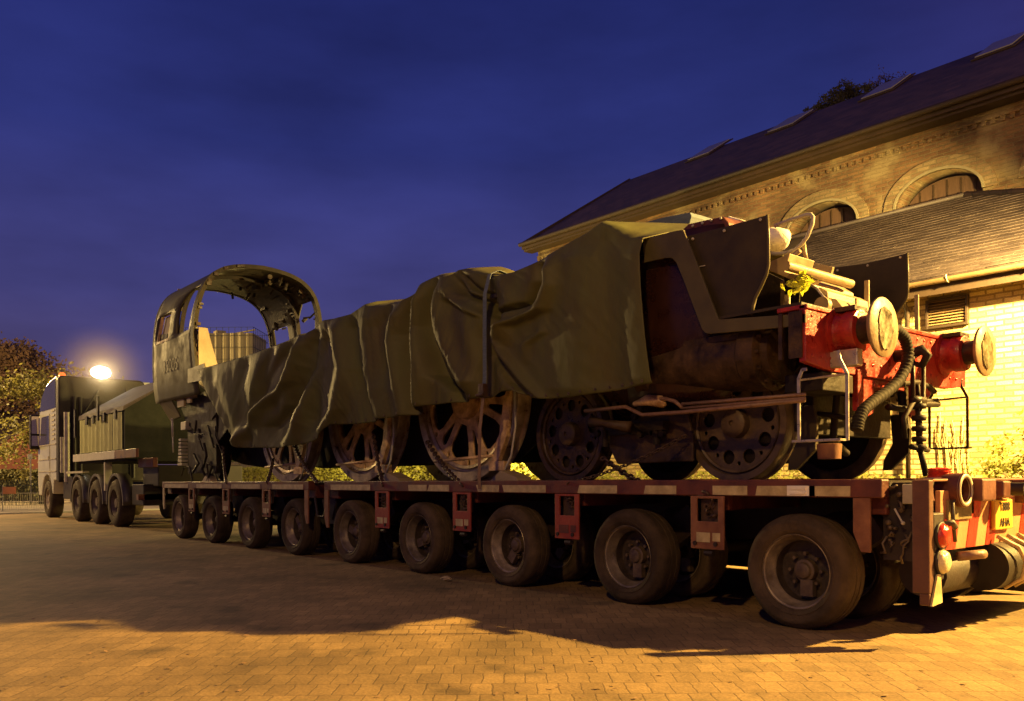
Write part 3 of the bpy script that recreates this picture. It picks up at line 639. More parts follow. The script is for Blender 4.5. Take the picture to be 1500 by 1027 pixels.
# smokebox drum and saddle
k = MB(); k.lathe([(.001, -3.3), (.70, -3.3), (.72, -3.2), (.72, -1.05), (.68, -.95), (.001, -.93)], (0, 0, 2.02), 'X', 40); k.build('smokebox_saddle', M['gloss'], LO, smooth=40)
# side casing sheet behind the valance (dark glossy, slightly bulged)
k = MB(); n = 14; prev = None
cols = []
for i in range(n+1):
    z = 1.62+(2.98-1.62)*i/n; y = -1.12-.10*math.sin(math.pi*i/n*.9)
    cols.append([(-1.75, y, z), (-1.45, y-.03, z), (-1.2, y-.015, z), (-.95+.0*z, y+.03, z), (-.80, y+.12, z)])
for a, b in zip(cols, cols[1:]):
    for j in range(4): k.face([a[j], a[j+1], b[j+1], b[j]])
bmesh.ops.remove_doubles(k.b, verts=k.b.verts, dist=1e-4)
o = k.build('side_casing', M['gloss'], LO, smooth=True); sm = o.modifiers.new('thick', 'SOLIDIFY'); sm.thickness = .01
# outside cylinder
for s in (-1, 1):
    k = MB(); k.lathe([(.001, -1.72), (.20, -1.72), (.22, -1.66), (.26, -1.64), (.27, -1.5), (.25, -1.48), (.25, -.62), (.27, -.60), (.27, -.46), (.20, -.44), (.20, -.38), (.001, -.37)], (0, s*.98, 1.93), 'X', 32); k.box((-1.6, s*.98-.22, 1.95), (-.5, s*.98+.22, 2.09))
    for q in range(12):
        t = q*math.pi/6; k.tube([(-.47, s*.98+.235*math.cos(t), 1.93+.235*math.sin(t)), (-.42, s*.98+.235*math.cos(t), 1.93+.235*math.sin(t))], .014, 6)
    k.build('cylinder', M['dust'], LO, smooth=40)
# valance band: level strip, raked strip, front strip
def Yp(pts, Y): return [aY(x, y, Y) for x, y in pts]
band = [(943, 350), (965, 345), (985, 339), (1001, 336), (1014, 366), (1035, 420), (1053.6, 468), (1110, 464), (1181, 459), (1181, 473), (1165, 478), (1100, 484), (1040, 489), (1034, 488), (1029, 482), (1020, 458), (1000, 405), (991, 384), (985, 378), (975, 378), (944, 385)]
for s in (-1, 1):
    pp = [aY(x, y, -1.3) for x, y in band]
    MB().prism([(p.x, s*1.30, p.z) for p in pp], (0, s*-.02, 0)).build('valance', M['casing'], LO, bevel=.004)
k = MB(); k.box((-.78, -1.28, 2.195), (-.04, 1.28, 2.215)); k.build('front_platform', M['deflect'], LO)
pl = MB(); pl.box((-11.0, -1.29, 2.80), (-1.6, -.9, 2.84)); pl.box((-11.0, .9, 2.80), (-1.6, 1.29, 2.84)); pl.build('running_plate', M['deflect'], LO)
# smoke deflectors
dn = [(985, 345), (1003, 337), (1003, 347), (1060, 333), (1125, 315), (1126.5, 345), (1127, 388), (1124, 402), (1116, 420), (1108, 436), (1104, 448), (1103, 462), (1050, 470), (1030, 470)]
pp = [aY(x, y, -1.24) for x, y in dn]
de = MB().prism(pp, (0, .015, 0)).build('smoke_deflector', M['deflect'], LO, bevel=.003)
edge = [aY(x, y, -1.245) for x, y in dn[4:12]]
MB().tube(edge, .012, 8).build('beading', M['casing'], de, smooth=True)
k = MB()
for x, y in ((1115, 322), (1008, 352), (1016, 350), (1062, 338)): p = aY(x, y, -1.25); k.sph(p, .012, seg=8, rings=5)
k.tube([aY(1020, 392, -1.25), aY(1034, 389, -1.25)], .004, 5)
k.build('rivets', M['grey'], de)
df = [(1218, 394), (1222, 392), (1268, 386), (1330, 371), (1331, 400), (1331, 430), (1328, 440), (1320, 452), (1311, 462), (1306, 470), (1240, 470), (1218, 465)]
pp = [aY(x, y, 1.24) for x, y in df]
de2 = MB().prism(pp, (0, .015, 0)).build('smoke_deflector', M['deflect'], LO, bevel=.003)
MB().tube([aY(x, y, 1.235) for x, y in df[3:10]], .011, 8).build('beading', M['casing'], de2, smooth=True)
k = MB()
for x, y in ((1228, 396), (1222, 401), (1272, 389), (1320, 377)): k.sph(aY(x, y, 1.23), .012, seg=8, rings=5)
k.build('rivets', M['grey'], de2)
# riveted dark red lid between deflector and tarpaulin
lid = [aY(x, y, -1.05) for x, y in ((1001, 336), (1010, 328), (1060, 317), (1068, 326), (1070, 334), (1003, 348))]
l0 = MB().prism(lid, (0, .5, .02)).build('smokebox_lid', M['tred'], LO, bevel=.006)
k = MB()
for x, y in ((1016, 331), (1030, 327), (1043, 323), (1057, 320)): k.sph(aY(x, y, -1.06), .012, seg=8, rings=5)
k.build('rivets', M['grey'], l0)
MB().prism([aY(x, y, -.6) for x, y in ((1068, 316), (1086, 321), (1075, 328), (1064, 326))], (0, .4, .0)).build('lid_shine', M['white'], LO, bevel=.01)  # white piece standing in for a shine beside the lid
# front footplate gear: pale stepped cover running across, crossbar, box
prof = [(-.62, 2.215), (-.62, 2.56), (-.42, 2.56), (-.34, 2.50), (-.335, 2.46), (-.28, 2.45), (-.22, 2.41), (-.215, 2.36), (-.15, 2.34), (-.10, 2.27), (-.09, 2.215)]
MB().prism([(a, -.62, b) for a, b in prof], (0, .62, 0)).build('stepped_cover', M['sheet'], LO, bevel=.008)
k = MB(); k.tube([(-.30, -1.05, 2.55), (-.30, -.12, 2.55)], .035, 14); k.build('cross_bar', M['sheet'], LO, smooth=50)
sd = [aY(x, y, -.70) for x, y in ((1150, 405), (1175, 412), (1196, 424), (1209, 440), (1219, 456), (1221, 466), (1150, 470))]
MB().prism(sd, (0, .06, 0)).build('curved_side', M['black'], LO, bevel=.004)
k = MB(); k.tube([aY(1180, 412, -.68), aY(1198, 424, -.68), aY(1211, 441, -.68), aY(1218, 458, -.68)], .014, 8); k.sph(aY(1218, 458, -.68), .02); k.build('cover_beading', M['steel'], LO, smooth=True)
MB().prism([aY(x, y, -.9) for x, y in ((1127, 384), (1158, 371), (1150, 398), (1168, 402), (1160, 410), (1127, 396))], (0, .35, 0)).build('lagging_plate', M['sheet'], LO, bevel=.006)
MB().prism([aY(x, y, .1) for x, y in ((1178, 384), (1184, 383), (1221, 391), (1216, 409), (1204, 404), (1176, 395))], (0, .03, 0)).build('cover_flap', M['sheet'], LO, bevel=.003)
p = aY(1156, 432, -1.0); q = aY(1156, 460, -1.0)
MB().box((q.x-.018, -1.02, 2.21), (q.x+.018, -1.0, p.z)).build('stay', M['sheet'], LO)
MB().prism([aY(x, y, -.5) for x, y in ((1127, 400), (1152, 412), (1152, 462), (1104, 462), (1112, 430))], (0, .02, 0)).build('front_bulkhead', M['black'], LO)
pts = [(1136, 331), (1160, 322), (1182, 315), (1189, 314), (1192, 318), (1191, 328), (1184, 346), (1176, 357), (1166, 366), (1152, 371), (1138, 372), (1127, 371)]
MB().tube([aY(x, y, -.55) for x, y in pts], .016, 8).build('bent_pipe', M['grey'], LO, smooth=True)
MB().tube([aY(x, y, -.5) for x, y in ((1178, 352), (1180, 370), (1183, 384))], .016, 8).tube([aY(x, y, -.6) for x, y in ((1173, 367), (1162, 376), (1156, 386), (1155, 396))], .022, 8).build('steam_pipe', M['sheet'], LO, smooth=True)
MB().box((-.10, -.44, 2.215), (-.085, -.41, 2.36)).build('lamp_iron', M['sheet'], LO)
k = MB(); k.lathe([(.001, 0), (.06, 0), (.06, .05), (.001, .05)], (-.18, -.78, 2.28), 'Y', 18); k.build('round_lamp_case', M['sheet'], LO, smooth=40)
p = aY(1271, 425, .25); MB().box((p.x-.02, .24, 2.2), (p.x+.02, .26, p.z+.08)).build('lamp_iron', M['sheet'], LO, bevel=.004)
p = aY(1344, 440, 1.15); MB().box((p.x-.018, 1.14, 2.15), (p.x+.018, 1.16, p.z+.05)).build('lamp_iron', M['sheet'], LO, bevel=.004)
# buffer beam
bb = MB(); bb.prism([(0, -1.30, 1.80), (0, -1.30, 2.19), (0, 1.30, 2.19), (0, 1.30, 1.80), (0, .95, 1.76), (0, -.95, 1.76)], (-.05, 0, 0)); bb.box((-.22, -1.30, 2.16), (.012, 1.30, 2.192)); beam = bb.build('buffer_beam', M['lred'], LO, bevel=.006)
MB().box((-.20, -1.315, 1.83), (-.17, -1.29, 2.15)).box((-.12, -1.315, 1.83), (-.02, -1.302, 2.15)).build('end_angle', M['dust'], beam)
k = MB()
for y in [-1.22+.122*q for q in range(21)]:
    for z in (1.85, 2.12): k.sph((.002, y, z), .012, (.6, 1, 1), 8, 5)
k.build('rivets', M['lred'], beam)
# drag plates under the beam
MB().prism([(-.045, -.75, 1.76), (-.045, -.30, 1.76), (-.045, -.30, 1.50), (-.045, -.42, 1.46), (-.045, -.55, 1.60)], (.02, 0, 0)).prism([(-.045, .75, 1.76), (-.045, .30, 1.76), (-.045, .30, 1.50), (-.045, .42, 1.46), (-.045, .55, 1.60)], (.02, 0, 0)).box((-.03, -.62, 1.50), (.015, -.53, 1.80)).box((-.30, -.25, 1.70), (-.05, .25, 1.76)).build('drag_plate', M['lred'], LO, bevel=.006)
def buffer(y):
    b = MB().lathe([(.001, 0), (.185, 0), (.185, .02), (.150, .03), (.140, .06), (.140, .09), (.150, .095), (.150, .16), (.143, .175), (.125, .18), (.001, .18)], (0, y, 2.035), 'X', 36).build('buffer', M['lred'], LO, smooth=35, at=(0, y, 2.035))
    MB().lathe([(.001, .17), (.098, .17), (.098, .275), (.108, .30), (.001, .30)], (0, y, 2.035), 'X', 28).build('shank', M['dust'], b, smooth=35, at=(0, y, 2.035))
    MB().lathe([(.001, .295), (.12, .295), (.198, .305), (.205, .315), (.205, .328), (.198, .334), (.10, .345), (.001, .348)], (0, y, 2.035), 'X', 48).build('buffer_head', M['buff'], b, smooth=35, at=(0, y, 2.035))
    rr_ = random.Random(int(y*10)+50); sd_ = 7.3*y; pt = [(math.cos(a)*(.128+.035*noise.noise(Vector((math.cos(a)*1.3+sd_, math.sin(a)*1.3, 0)))+.012*noise.noise(Vector((math.cos(a)*6, math.sin(a)*6, sd_)))), math.sin(a)*(.145+.035*noise.noise(Vector((math.cos(a)*1.3+sd_, math.sin(a)*1.3, 4)))+.012*noise.noise(Vector((math.cos(a)*6, math.sin(a)*6, sd_))))) for a in [q*2*math.pi/60 for q in range(60)]]
    hd_ = [c for c in b.children if c.name.startswith('buffer_head')][0]
    MB().prism([(.3475+.001, y+a*.8-.01, 2.03+c) for a, c in pt], (.0012, 0, 0)).build('worn_patch', M['worn'], hd_, at=(0, y, 2.035))
    MB().box((.02, y-.09, 2.17), (.17, y+.09, 2.205)).build('step_pad', M['dust'], b, bevel=.004, at=(0, y, 2.035))
    return b
b1 = buffer(-.864); b2 = buffer(.864)
# hook, screw coupling, hoses
MB().tube([(0, 0, 1.95), (.12, 0, 1.95), (.20, 0, 1.98), (.24, 0, 1.93), (.20, 0, 1.86), (.13, 0, 1.88)], [.05, .045, .04, .035, .03, .02], 10).build('draw_hook', M['black'], LO, smooth=True)
k = MB()
k.tube([(.17, -.09, 1.92), (.17, -.09, 1.62), (.17, 0, 1.58), (.17, .09, 1.62), (.17, .09, 1.92)], .018, 8)
k.tube([(.17, -.10, 1.60), (.17, .10, 1.60)], .03, 8); k.tube([(.17, 0, 1.62), (.18, 0, 1.2)], .026, 8)
for z in (1.55, 1.46, 1.38, 1.30, 1.24): k.lathe([(.02, -.02), (.05, -.02), (.055, 0), (.05, .02), (.02, .02)], (.175, 0, z), 'Z', 10, closed=True)
k.tube([(.17, -.12, 1.24), (.17, .16, 1.22)], .022, 8); k.tube([(.17, .02, 1.24), (.20, .06, 1.02)], .024, 8); k.tube([(.17, -.06, 1.6), (.16, -.22, 1.45), (.16, -.2, 1.3)], .02, 8)
k.build('screw_coupling', M['black'], LO, smooth=True)
hp = [aX(x, y, .22) for x, y in ((1300, 478), (1315, 483), (1327, 495), (1332, 515), (1328, 540), (1316, 560), (1298, 576), (1280, 588), (1266, 600), (1259, 615), (1256, 632))]
fine = []
for a, b in zip(hp, hp[1:]):
    for t in range(6): fine.append(a.lerp(b, t/6))
fine.append(hp[-1]); fp = fine[:]
for _ in range(3): fine = [fine[0]]+[(fine[i-1]+fine[i]*2+fine[i+1])/4 for i in range(1, len(fine)-1)]+[fine[-1]]
ff = []
for a, b in zip(fine, fine[1:]): ff += [a, a.lerp(b, .5)]
MB().tube(ff, [.043 if i % 3 else .034 for i in range(len(ff))], 14).build('vacuum_hose', M['rubber'], LO, smooth=True)
MB().tube([aX(x, y, .05) for x, y in ((1305, 565), (1320, 562), (1345, 560), (1362, 566), (1370, 574))], .022, 8).tube([aX(x, y, .05) for x, y in ((1302, 596), (1330, 600), (1350, 592), (1375, 592))], .026, 8).tube([aX(x, y, .05) for x, y in ((1345, 588), (1374, 586))], .016, 8).tube([aX(x, y, .05) for x, y in ((1345, 562), (1347, 590))], .018, 8).build('brake_pipe', M['black'], LO, smooth=True)
# lower front clutter: bogie frame end, guard irons, steps
for s in (-1, 1):
    Y = s*.75
    pr = [(-.40, 1.55), (-.26, 1.55), (-.23, 1.42), (-.24, 1.22), (-.40, 1.07), (-.47, 1.07), (-.46, 1.16), (-.38, 1.30)]
    MB().prism([(a, Y-.02, b) for a, b in pr], (0, .04, 0)).build('guard_iron', M['deflect'], LO, bevel=.004)
def step_frame(s):
    Y = s*1.2; k = MB()
    def bar(pts, w=.022, t=.010):
        for a, b in zip(pts, pts[1:]):
            a, b = Vector(a), Vector(b); d = (b-a).normalized(); n = Vector((-d.z, 0, d.x))*w/2
            k.prism([a-n-d*.003, b-n+d*.003, b+n+d*.003, a+n-d*.003], (0, s*t, 0))
    x0, x1 = -.11, .245
    if s > 0: x0, x1 = -.27, .05
    bar([(x0+.06, Y, 1.76), (x0+.03, Y, 1.76), (x0, Y, 1.70), (x0, Y, 1.26)]); bar([(x1-.06, Y, 1.86), (x1-.05, Y, 1.80), (x1, Y, 1.70), (x1, Y, 1.26)])
    k.box((x0, Y-.0, 1.255), (x1, Y+s*.10, 1.27)) if s > 0 else k.box((x0, Y-.10, 1.255), (x1, Y, 1.27))
    k.tube([(x0, Y, 1.69), (x1, Y, 1.70)], .008, 6)
    k.build('step_frame', M['steel'] if s < 0 else M['dust'], LO)
step_frame(-1); step_frame(1)
MB().box((-.02, -.98, 1.78), (.20, -.90, 1.90)).build('step_bracket', M['steel'], LO, bevel=.01)
k = MB(); k.box((-.42, -.62, 1.34), (-.34, .62, 1.66)); k.box((-.30, -1.08, 1.62), (.0, -.66, 1.75)); k.tube([(-.3, -.9, 1.62), (-.3, -.9, 1.35)], .03, 8); k.tube([(-.2, -.5, 1.75), (-.25, -.5, 1.3), (-.3, -.2, 1.2)], .03, 8); k.tube([(-.1, .3, 1.75), (-.1, .35, 1.4)], .035, 8); k.tube([(-.32, -.6, 1.5), (-.05, -.6, 1.45)], .02, 8); k.build('bogie_frame_end', M['black'], LO, bevel=.01)
# bogie side frames
bf = [(895, 632), (930, 612), (960, 604), (1008, 604), (1016, 640), (1016, 676), (905, 680), (893, 655)]
for s in (-1, 1):
    pp = [aY(x, y, -.9) for x, y in bf]
    MB().prism([(p.x, s*.90, p.z) for p in pp], (0, s*-.03, 0)).build('bogie_frame', M['dust'], LO, bevel=.01)
    k = MB(); k.box((-1.75, s*.95-.04, 1.42), (-1.50, s*.95+.04, 1.50)); k.box((-2.2, s*.9-.05, 1.40), (-1.7, s*.9+.05, 1.50))
    for x in (-1.6, -2.2): k.tube([(x, s*.95, 1.45), (x, s*.95, 1.30)], .03, 8)
    random.seed(5)
    for _ in range(14):
        x = random.uniform(-2.3, -1.45); z = random.uniform(1.35, 1.7); k.lathe([(.001, -.02), (.03, -.02), (.03, .02), (.001, .02)], (x, s*.96, z), 'Y', 8)
    k.build('spring_gear', M['black'], LO, smooth=40)
# reach rods
for s in (-1,):
    k = MB()
    k.tube([aY(x, y, -1.22) for x, y in ((858, 602), (918, 596), (942, 608), (1000, 604), (1180, 586))], .017, 8)
    k.tube([aY(x, y, -1.22) for x, y in ((1000, 592), (1181, 578))], .014, 8); k.tube([aY(x, y, -1.22) for x, y in ((1000, 598), (1181, 583))], .010, 8)
    k.tube([aY(x, y, -1.22) for x, y in ((958, 586), (975, 584), (990, 588), (1000, 597))], .016, 8)
    k.build('reach_rod', M['pipe'], LO, smooth=True)
MB().tube([aY(x, y, -1.2) for x, y in ((930, 592), (950, 586), (968, 588), (975, 594))], [.02, .045, .05, .02], 10).build('valve_body', M['rust'], LO, smooth=True)
MB().tube([(-2.2, -1.12, 1.52), (-2.05, -1.12, 1.50), (-1.75, -1.12, 1.45)], [.055, .03, .05], 10).build('lubricator', M['dust'], LO, smooth=True)
# brake hangers and sanding pipes by each driver
def hanger(x):
    k = MB(); y = -.98
    for a, b in (((x+1.03, y, 2.05), (x+.98, y, 1.55)), ((x+.98, y, 1.55), (x+.78, y, 1.17))): k.tube([a, b], .028, 8)
    k.prism([(x+.93, y-.03, 1.85), (x+1.0, y-.03, 1.85), (x+.97, y-.03, 1.45), (x+.80, y-.03, 1.15), (x+.72, y-.03, 1.20), (x+.86, y-.03, 1.5)], (0, .06, 0))
    k.box((x+.70, y-.05, 1.10), (x+.95, y+.05, 1.2))
    k.build('brake_hanger', M['rust'], LO, bevel=.006)
    MB().tube([(x+1.1, y-.03, 1.98), (x+1.12, y-.03, 1.55), (x+1.05, y-.03, 1.25), (x+.9, y-.03, 1.05), (x+.8, y, 1.02)], .012, 8).build('sand_pipe', M['grey'], LO, smooth=True)
for x in drv: hanger(x)
for x in (-3.9, -6.2, -8.5): MB().tube([(x-.95, -.98, 1.22), (x+.15, -.98, 1.26)], .018, 8).build('brake_rod', M['rust'], LO, smooth=True)
# ------ cab
XC0, XC1 = -13.75, -11.42
prof = [(-1.16, 2.50), (-1.20, 2.75), (-1.22, 3.05), (-1.22, 3.35), (-1.215, 3.65), (-1.19, 3.95), (-1.145, 4.20), (-1.06, 4.43), (-.93, 4.61), (-.75, 4.74), (-.52, 4.82), (-.26, 4.86), (0, 4.875)]
CY = -.13
# densify
pd = []
for a, b in zip(prof, prof[1:]):
    for t in range(4): pd.append((a[0]+(b[0]-a[0])*t/4, a[1]+(b[1]-a[1])*t/4))
pd.append(prof[-1])
for _ in range(3): pd = [pd[0]]+[tuple((pd[i-1][q]+2*pd[i][q]+pd[i+1][q])/4 for q in (0, 1)) for i in range(1, len(pd)-1)]+[(0, pd[-1][1])]
def xf(z):      # front edge rakes back as it drops below the roof
    if z > 4.5: return XC1
    if z > 3.55: return XC1-.12*(4.5-z)/.95
    return XC1-.12+.10*min(1, (3.55-z)/.5)
k = MB()
def cabside(sg):
    rows = []
    for (y, z) in pd:
        f = xf(z)
        w2f = f-.13-.12*max(0, min(1, (4.36-z)/.7)); w2r = XC0+1.36+(.35*max(0, (z-4.1)/.3)**1.5 if z > 4.1 else 0)
        w2r = min(w2r, f-.16); xs = [XC0, XC0+.24, XC0+.92, w2r, max(w2r+.02, w2f), f]
        xs = [xs[0]]+xs[1:]
        rows.append((z, [k._v((x, CY+(-y if sg > 0 else y), z)) for x in xs]))
    for (z0, a), (z1, b) in zip(rows, rows[1:]):
        zm = (z0+z1)/2
        for j in range(5):
            if j == 1 and 3.62 < zm < 4.16: continue
            if j == 3 and 3.62 < zm < 4.42: continue
            try: k.b.faces.new((a[j], a[j+1], b[j+1], b[j]))
            except ValueError: pass
cabside(-1); cabside(1)
bmesh.ops.remove_doubles(k.b, verts=k.b.verts, dist=.002)
bmesh.ops.recalc_face_normals(k.b, faces=k.b.faces)
ff0 = min(k.b.faces, key=lambda f: f.calc_center_median().y)
if ff0.normal.y > 0: bmesh.ops.reverse_faces(k.b, faces=k.b.faces)
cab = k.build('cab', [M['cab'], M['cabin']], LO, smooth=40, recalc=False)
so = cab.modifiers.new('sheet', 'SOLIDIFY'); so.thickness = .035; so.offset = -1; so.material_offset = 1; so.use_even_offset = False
# front arch rib
def rib(x, w, dep, mm, name='cab_rib', out_=.012):
    q = MB(); full = [(y+CY, z) for y, z in pd if z > 2.9]+[(-y+CY, z) for y, z in reversed(pd[:-1]) if z > 2.9]
    o = []; i_ = []
    for n_, (y, z) in enumerate(full):
        a = full[max(0, n_-1)]; b = full[min(len(full)-1, n_+1)]; d = Vector((b[0]-a[0], b[1]-a[1])).normalized(); nn = Vector((-d.y, d.x))
        o.append((y+nn.x*out_, z+nn.y*out_)); i_.append((y-nn.x*dep, z-nn.y*dep))
    rows = []
    for (oy, oz), (iy, iz) in zip(o, i_):
        X = x+(xf(oz)-XC1 if x > -12.5 else 0)
        rows.append([q._v((X, oy, oz)), q._v((X-w, oy, oz)), q._v((X-w, iy, iz)), q._v((X, iy, iz))])
    for a, b in zip(rows, rows[1:]):
        for j in range(4): q.b.faces.new((a[j], a[(j+1) % 4], b[(j+1) % 4], b[j]))
    q.b.faces.new(rows[0]); q.b.faces.new(rows[-1][::-1])
    return q.build(name, mm, LO, smooth=40)
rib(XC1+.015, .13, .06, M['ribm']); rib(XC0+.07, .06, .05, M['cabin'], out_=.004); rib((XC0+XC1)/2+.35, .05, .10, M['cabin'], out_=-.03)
# inside clutter on the roof and far wall
random.seed(21); k = MB()
for j in range(34):
    th = random.uniform(.1, 1.25); i0 = int(len(pd)*random.uniform(.5, 1.0))-1; y, z = pd[i0]; y = -y*.93; z -= .08
    x = random.uniform(XC0+.2, XC1-.1); r_ = random.uniform(.02, .07)
    MB().tube([(x, y, z), (x+random.uniform(-.25, .25), y*.93, z-random.uniform(.0, .14))], r_*.5, 7).build('cab_pipe', M['cabin'], LO, smooth=40)
for j in range(12):
    i0 = int(len(pd)*random.uniform(.25, .95)); y, z = pd[i0]; x = random.uniform(XC0+.1, XC1-.05)
    k.box((x, -y*.92-.05, z-.12), (x+random.uniform(.08, .3), -y*.92+.03, z-.03))
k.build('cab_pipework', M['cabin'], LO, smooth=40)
k = MB()
for j in range(4):
    i0 = int(len(pd)*random.uniform(.55, .98)); y, z = pd[i0]; x = XC1-.15-random.uniform(0, .4); k.lathe([(.001, 0), (.045, 0), (.045, .03), (.001, .03)], (x, -y*.88, z-.13), 'X', 12)
k.build('gauges', M['dust'], LO, smooth=40)
# ragged cladding hooks round the near front edge
k = MB(); random.seed(8)
for j in range(16):
    i0 = random.randint(8, len(pd)-2); y, z = pd[i0]; x = xf(z)+.02; y += CY; k.box((x-.03, y+.02, z-.03), (x+.01+random.uniform(0, .02), y+.085+random.uniform(0, .02), z+random.uniform(.0, .03)))
k.build('cladding_clips', M['dust'], LO)
# pale front spectacle strip on the near side
k = MB(); rowsn = [(y, z) for y, z in pd if 2.92 < z < 3.72]
k.prism([(XC1-.02, y+CY+.05, z) for y, z in rowsn]+[(XC1-.02, y+CY+.05+.36*(1-(z-2.92)*.8), z) for y, z in reversed(rowsn)], (.02, 0, 0))
k.build('spectacle_plate', M['pale'], LO)
k = MB(); k.prism([(a, -1.30, b) for a, b in ((-12.18, 2.95), (-12.18, 3.60), (-11.98, 3.72), (-11.93, 2.98))], (0, .01, 0))
# window frame of the rear side light, brown timber, with one pale board in it
def frame(x0, x1, z0, z1, y0, y1, w, m, nm):
    q = MB()
    def bx(a0, a1, b0, b1):
        f = lambda z: y0+(y1-y0)*(z-z0)/(z1-z0)
        q.prism([(a0, f(b0), b0), (a1, f(b0), b0), (a1, f(b1), b1), (a0, f(b1), b1)], (0, .06, 0))
    bx(x0, x0+w, z0, z1); bx(x1-w, x1, z0, z1); bx(x0+w, x1-w, z0, z0+w); bx(x0+w, x1-w, z1-w, z1)
    return q.build(nm, m, cab)
wf = frame(XC0+.23, XC0+.93, 3.60, 4.18, -1.222+CY, -1.125+CY, .045, M['rust'], 'window_frame')
MB().prism([(XC0+.28, -1.28, 3.65), (XC0+.62, -1.28, 3.65), (XC0+.62, -1.19, 4.13), (XC0+.28, -1.19, 4.13)], (0, .01, 0)).build('window_board', M['pale'], cab)
MB().prism([(XC0+.28, -1.30, 3.65), (XC0+.70, -1.30, 3.65), (XC0+.70, -1.28, 3.76), (XC0+.28, -1.28, 3.80)], (0, .01, 0)).build('window_gear', M['black'], cab)
# number
def tn(a, b, c): return Vector((-12.72+a, -1.353-c, 3.12+b))
text_mb('35005', .33, tn, .001).build('cab_number', M['number'], cab)
# lower cab side, tucked under, and pale bits below
k = MB(); k.prism([(-13.72, -1.30, 2.62), (-13.0, -1.30, 2.62), (-12.72, -1.18, 2.20), (-13.45, -1.12, 2.16)], (0, .03, 0)); k.build('cab_apron', M['casing'], LO, bevel=.004)
MB().prism([aY(x, y, -1.36) for x, y in ((276, 541), (300, 532), (303, 556), (276, 561))], (0, .02, 0)).build('side_sheet', M['casing'], LO)
MB().box((-12.95, -1.22, 2.50), (-12.05, -1.1, 2.58)).box((-12.7, -1.24, 2.36), (-12.35, -1.2, 2.50)).box((-12.2, -1.24, 2.40), (-12.02, -1.2, 2.56)).build('cab_support', M['pale'], LO, bevel=.004)
MB().tube([(-13.25, -1.15, 2.20), (-13.22, -1.15, 1.85)], .022, 8).tube([(-13.22, -1.15, 1.85), (-13.20, -1.15, 1.55)], .014, 8).build('injector_pipe', M['grey'], LO, smooth=True)
k = MB(); k.prism([(-13.1, -1.10, 2.58), (-11.0, -1.10, 2.58), (-10.6, -1.1, 1.9), (-11.2, -1.1, 1.62), (-12.6, -1.1, 2.05)], (0, .03, 0)); k.build('frame_extension', M['black'], LO)
k = MB()
for j in range(8): k.box((-13.02+.01*j, -1.13, 1.30+.065*j), (-12.80-.006*j, -1.0, 1.345+.065*j))
MB().box((-12.75, -1.16, 1.95), (-12.5, -1.05, 2.1)).build('spring_bracket', M['galv'], LO, bevel=.004); k.build('leaf_spring', M['galv'], LO, bevel=.004)
k = MB(); random.seed(31)
k.box((-12.7, -1.05, 1.15), (-11.3, -.9, 1.95))
for j in range(14):
    x = random.uniform(-12.8, -11.1); z = random.uniform(1.15, 2.1); k.tube([(x, -1.1, z), (x+random.uniform(-.1, .3), -1.12, z+random.uniform(-.25, .1)), (x+random.uniform(-.2, .4), -1.1, z-random.uniform(.1, .5))], random.uniform(.012, .03), 7)
k.build('trailing_truck', M['black'], LO, smooth=40)
MB().tube([(-13.5, -.9, 4.30), (-13.5, -.9, 4.72)], .05, 10).build('whistle_pipe', M['pale'], LO, smooth=50)
# roof ridge strips
k = MB()
for x in (-13.3, -12.75): k.box((x, -.8, 4.68), (x+.05, -.7, 4.76))
k.build('roof_strips', M['cab'], LO)
# ------------------------------------------------------------------ tarpaulin over the engine
def interp(pl, x):
    if x <= pl[0][0]: return pl[0][1]
    for (a, b), (c, d) in zip(pl, pl[1:]):
        if x <= c: return b+(d-b)*(x-a)/(c-a)
    return pl[-1][1]
def wdepth(X, Y): return -(X-CAM.x)*math.sin(PH)+(Y-CAM.y)*math.cos(PH)
top = [(288, 539), (296, 536), (340, 523), (383, 509), (415, 496), (439, 485), (452, 472), (460, 467), (478, 464), (490, 462), (513, 454), (530, 443), (546, 433), (560, 434), (574, 436), (586, 437), (597, 429), (607, 422), (620, 411), (635, 401), (648, 396), (658, 394), (672, 391), (686, 390), (700, 394), (716, 400), (722, 403), (730, 401), (747, 397), (775, 385), (795, 375), (812, 366), (835, 350), (855, 339), (870, 331), (880, 326), (900, 328), (944, 332)]
drop = [(288, 4), (440, 6), (447, 16), (462, 14), (476, 5), (538, 8), (545, 16), (562, 15), (572, 8), (640, 6), (656, 11), (672, 4), (690, 7), (712, 4), (860, 6), (880, 1), (895, 6), (910, 16), (925, 21), (944, 17)]
dyy = [(288, .12), (440, .15), (447, .65), (470, .6), (480, .2), (538, .2), (545, .7), (572, .6), (582, .2), (640, .15), (656, .45), (700, .4), (716, .15), (860, .15), (880, .1), (900, .45), (925, .7), (944, .9)]
bot = [(343, 648), (346, 650), (355, 656), (411, 656), (448, 651), (471, 642), (485, 630), (492, 623), (500, 622), (527, 621), (560, 615), (607, 607), (622, 598), (635, 594), (719, 582), (735, 574), (750, 572), (765, 577), (780, 583), (800, 585), (840, 583), (900, 573), (963, 562)]
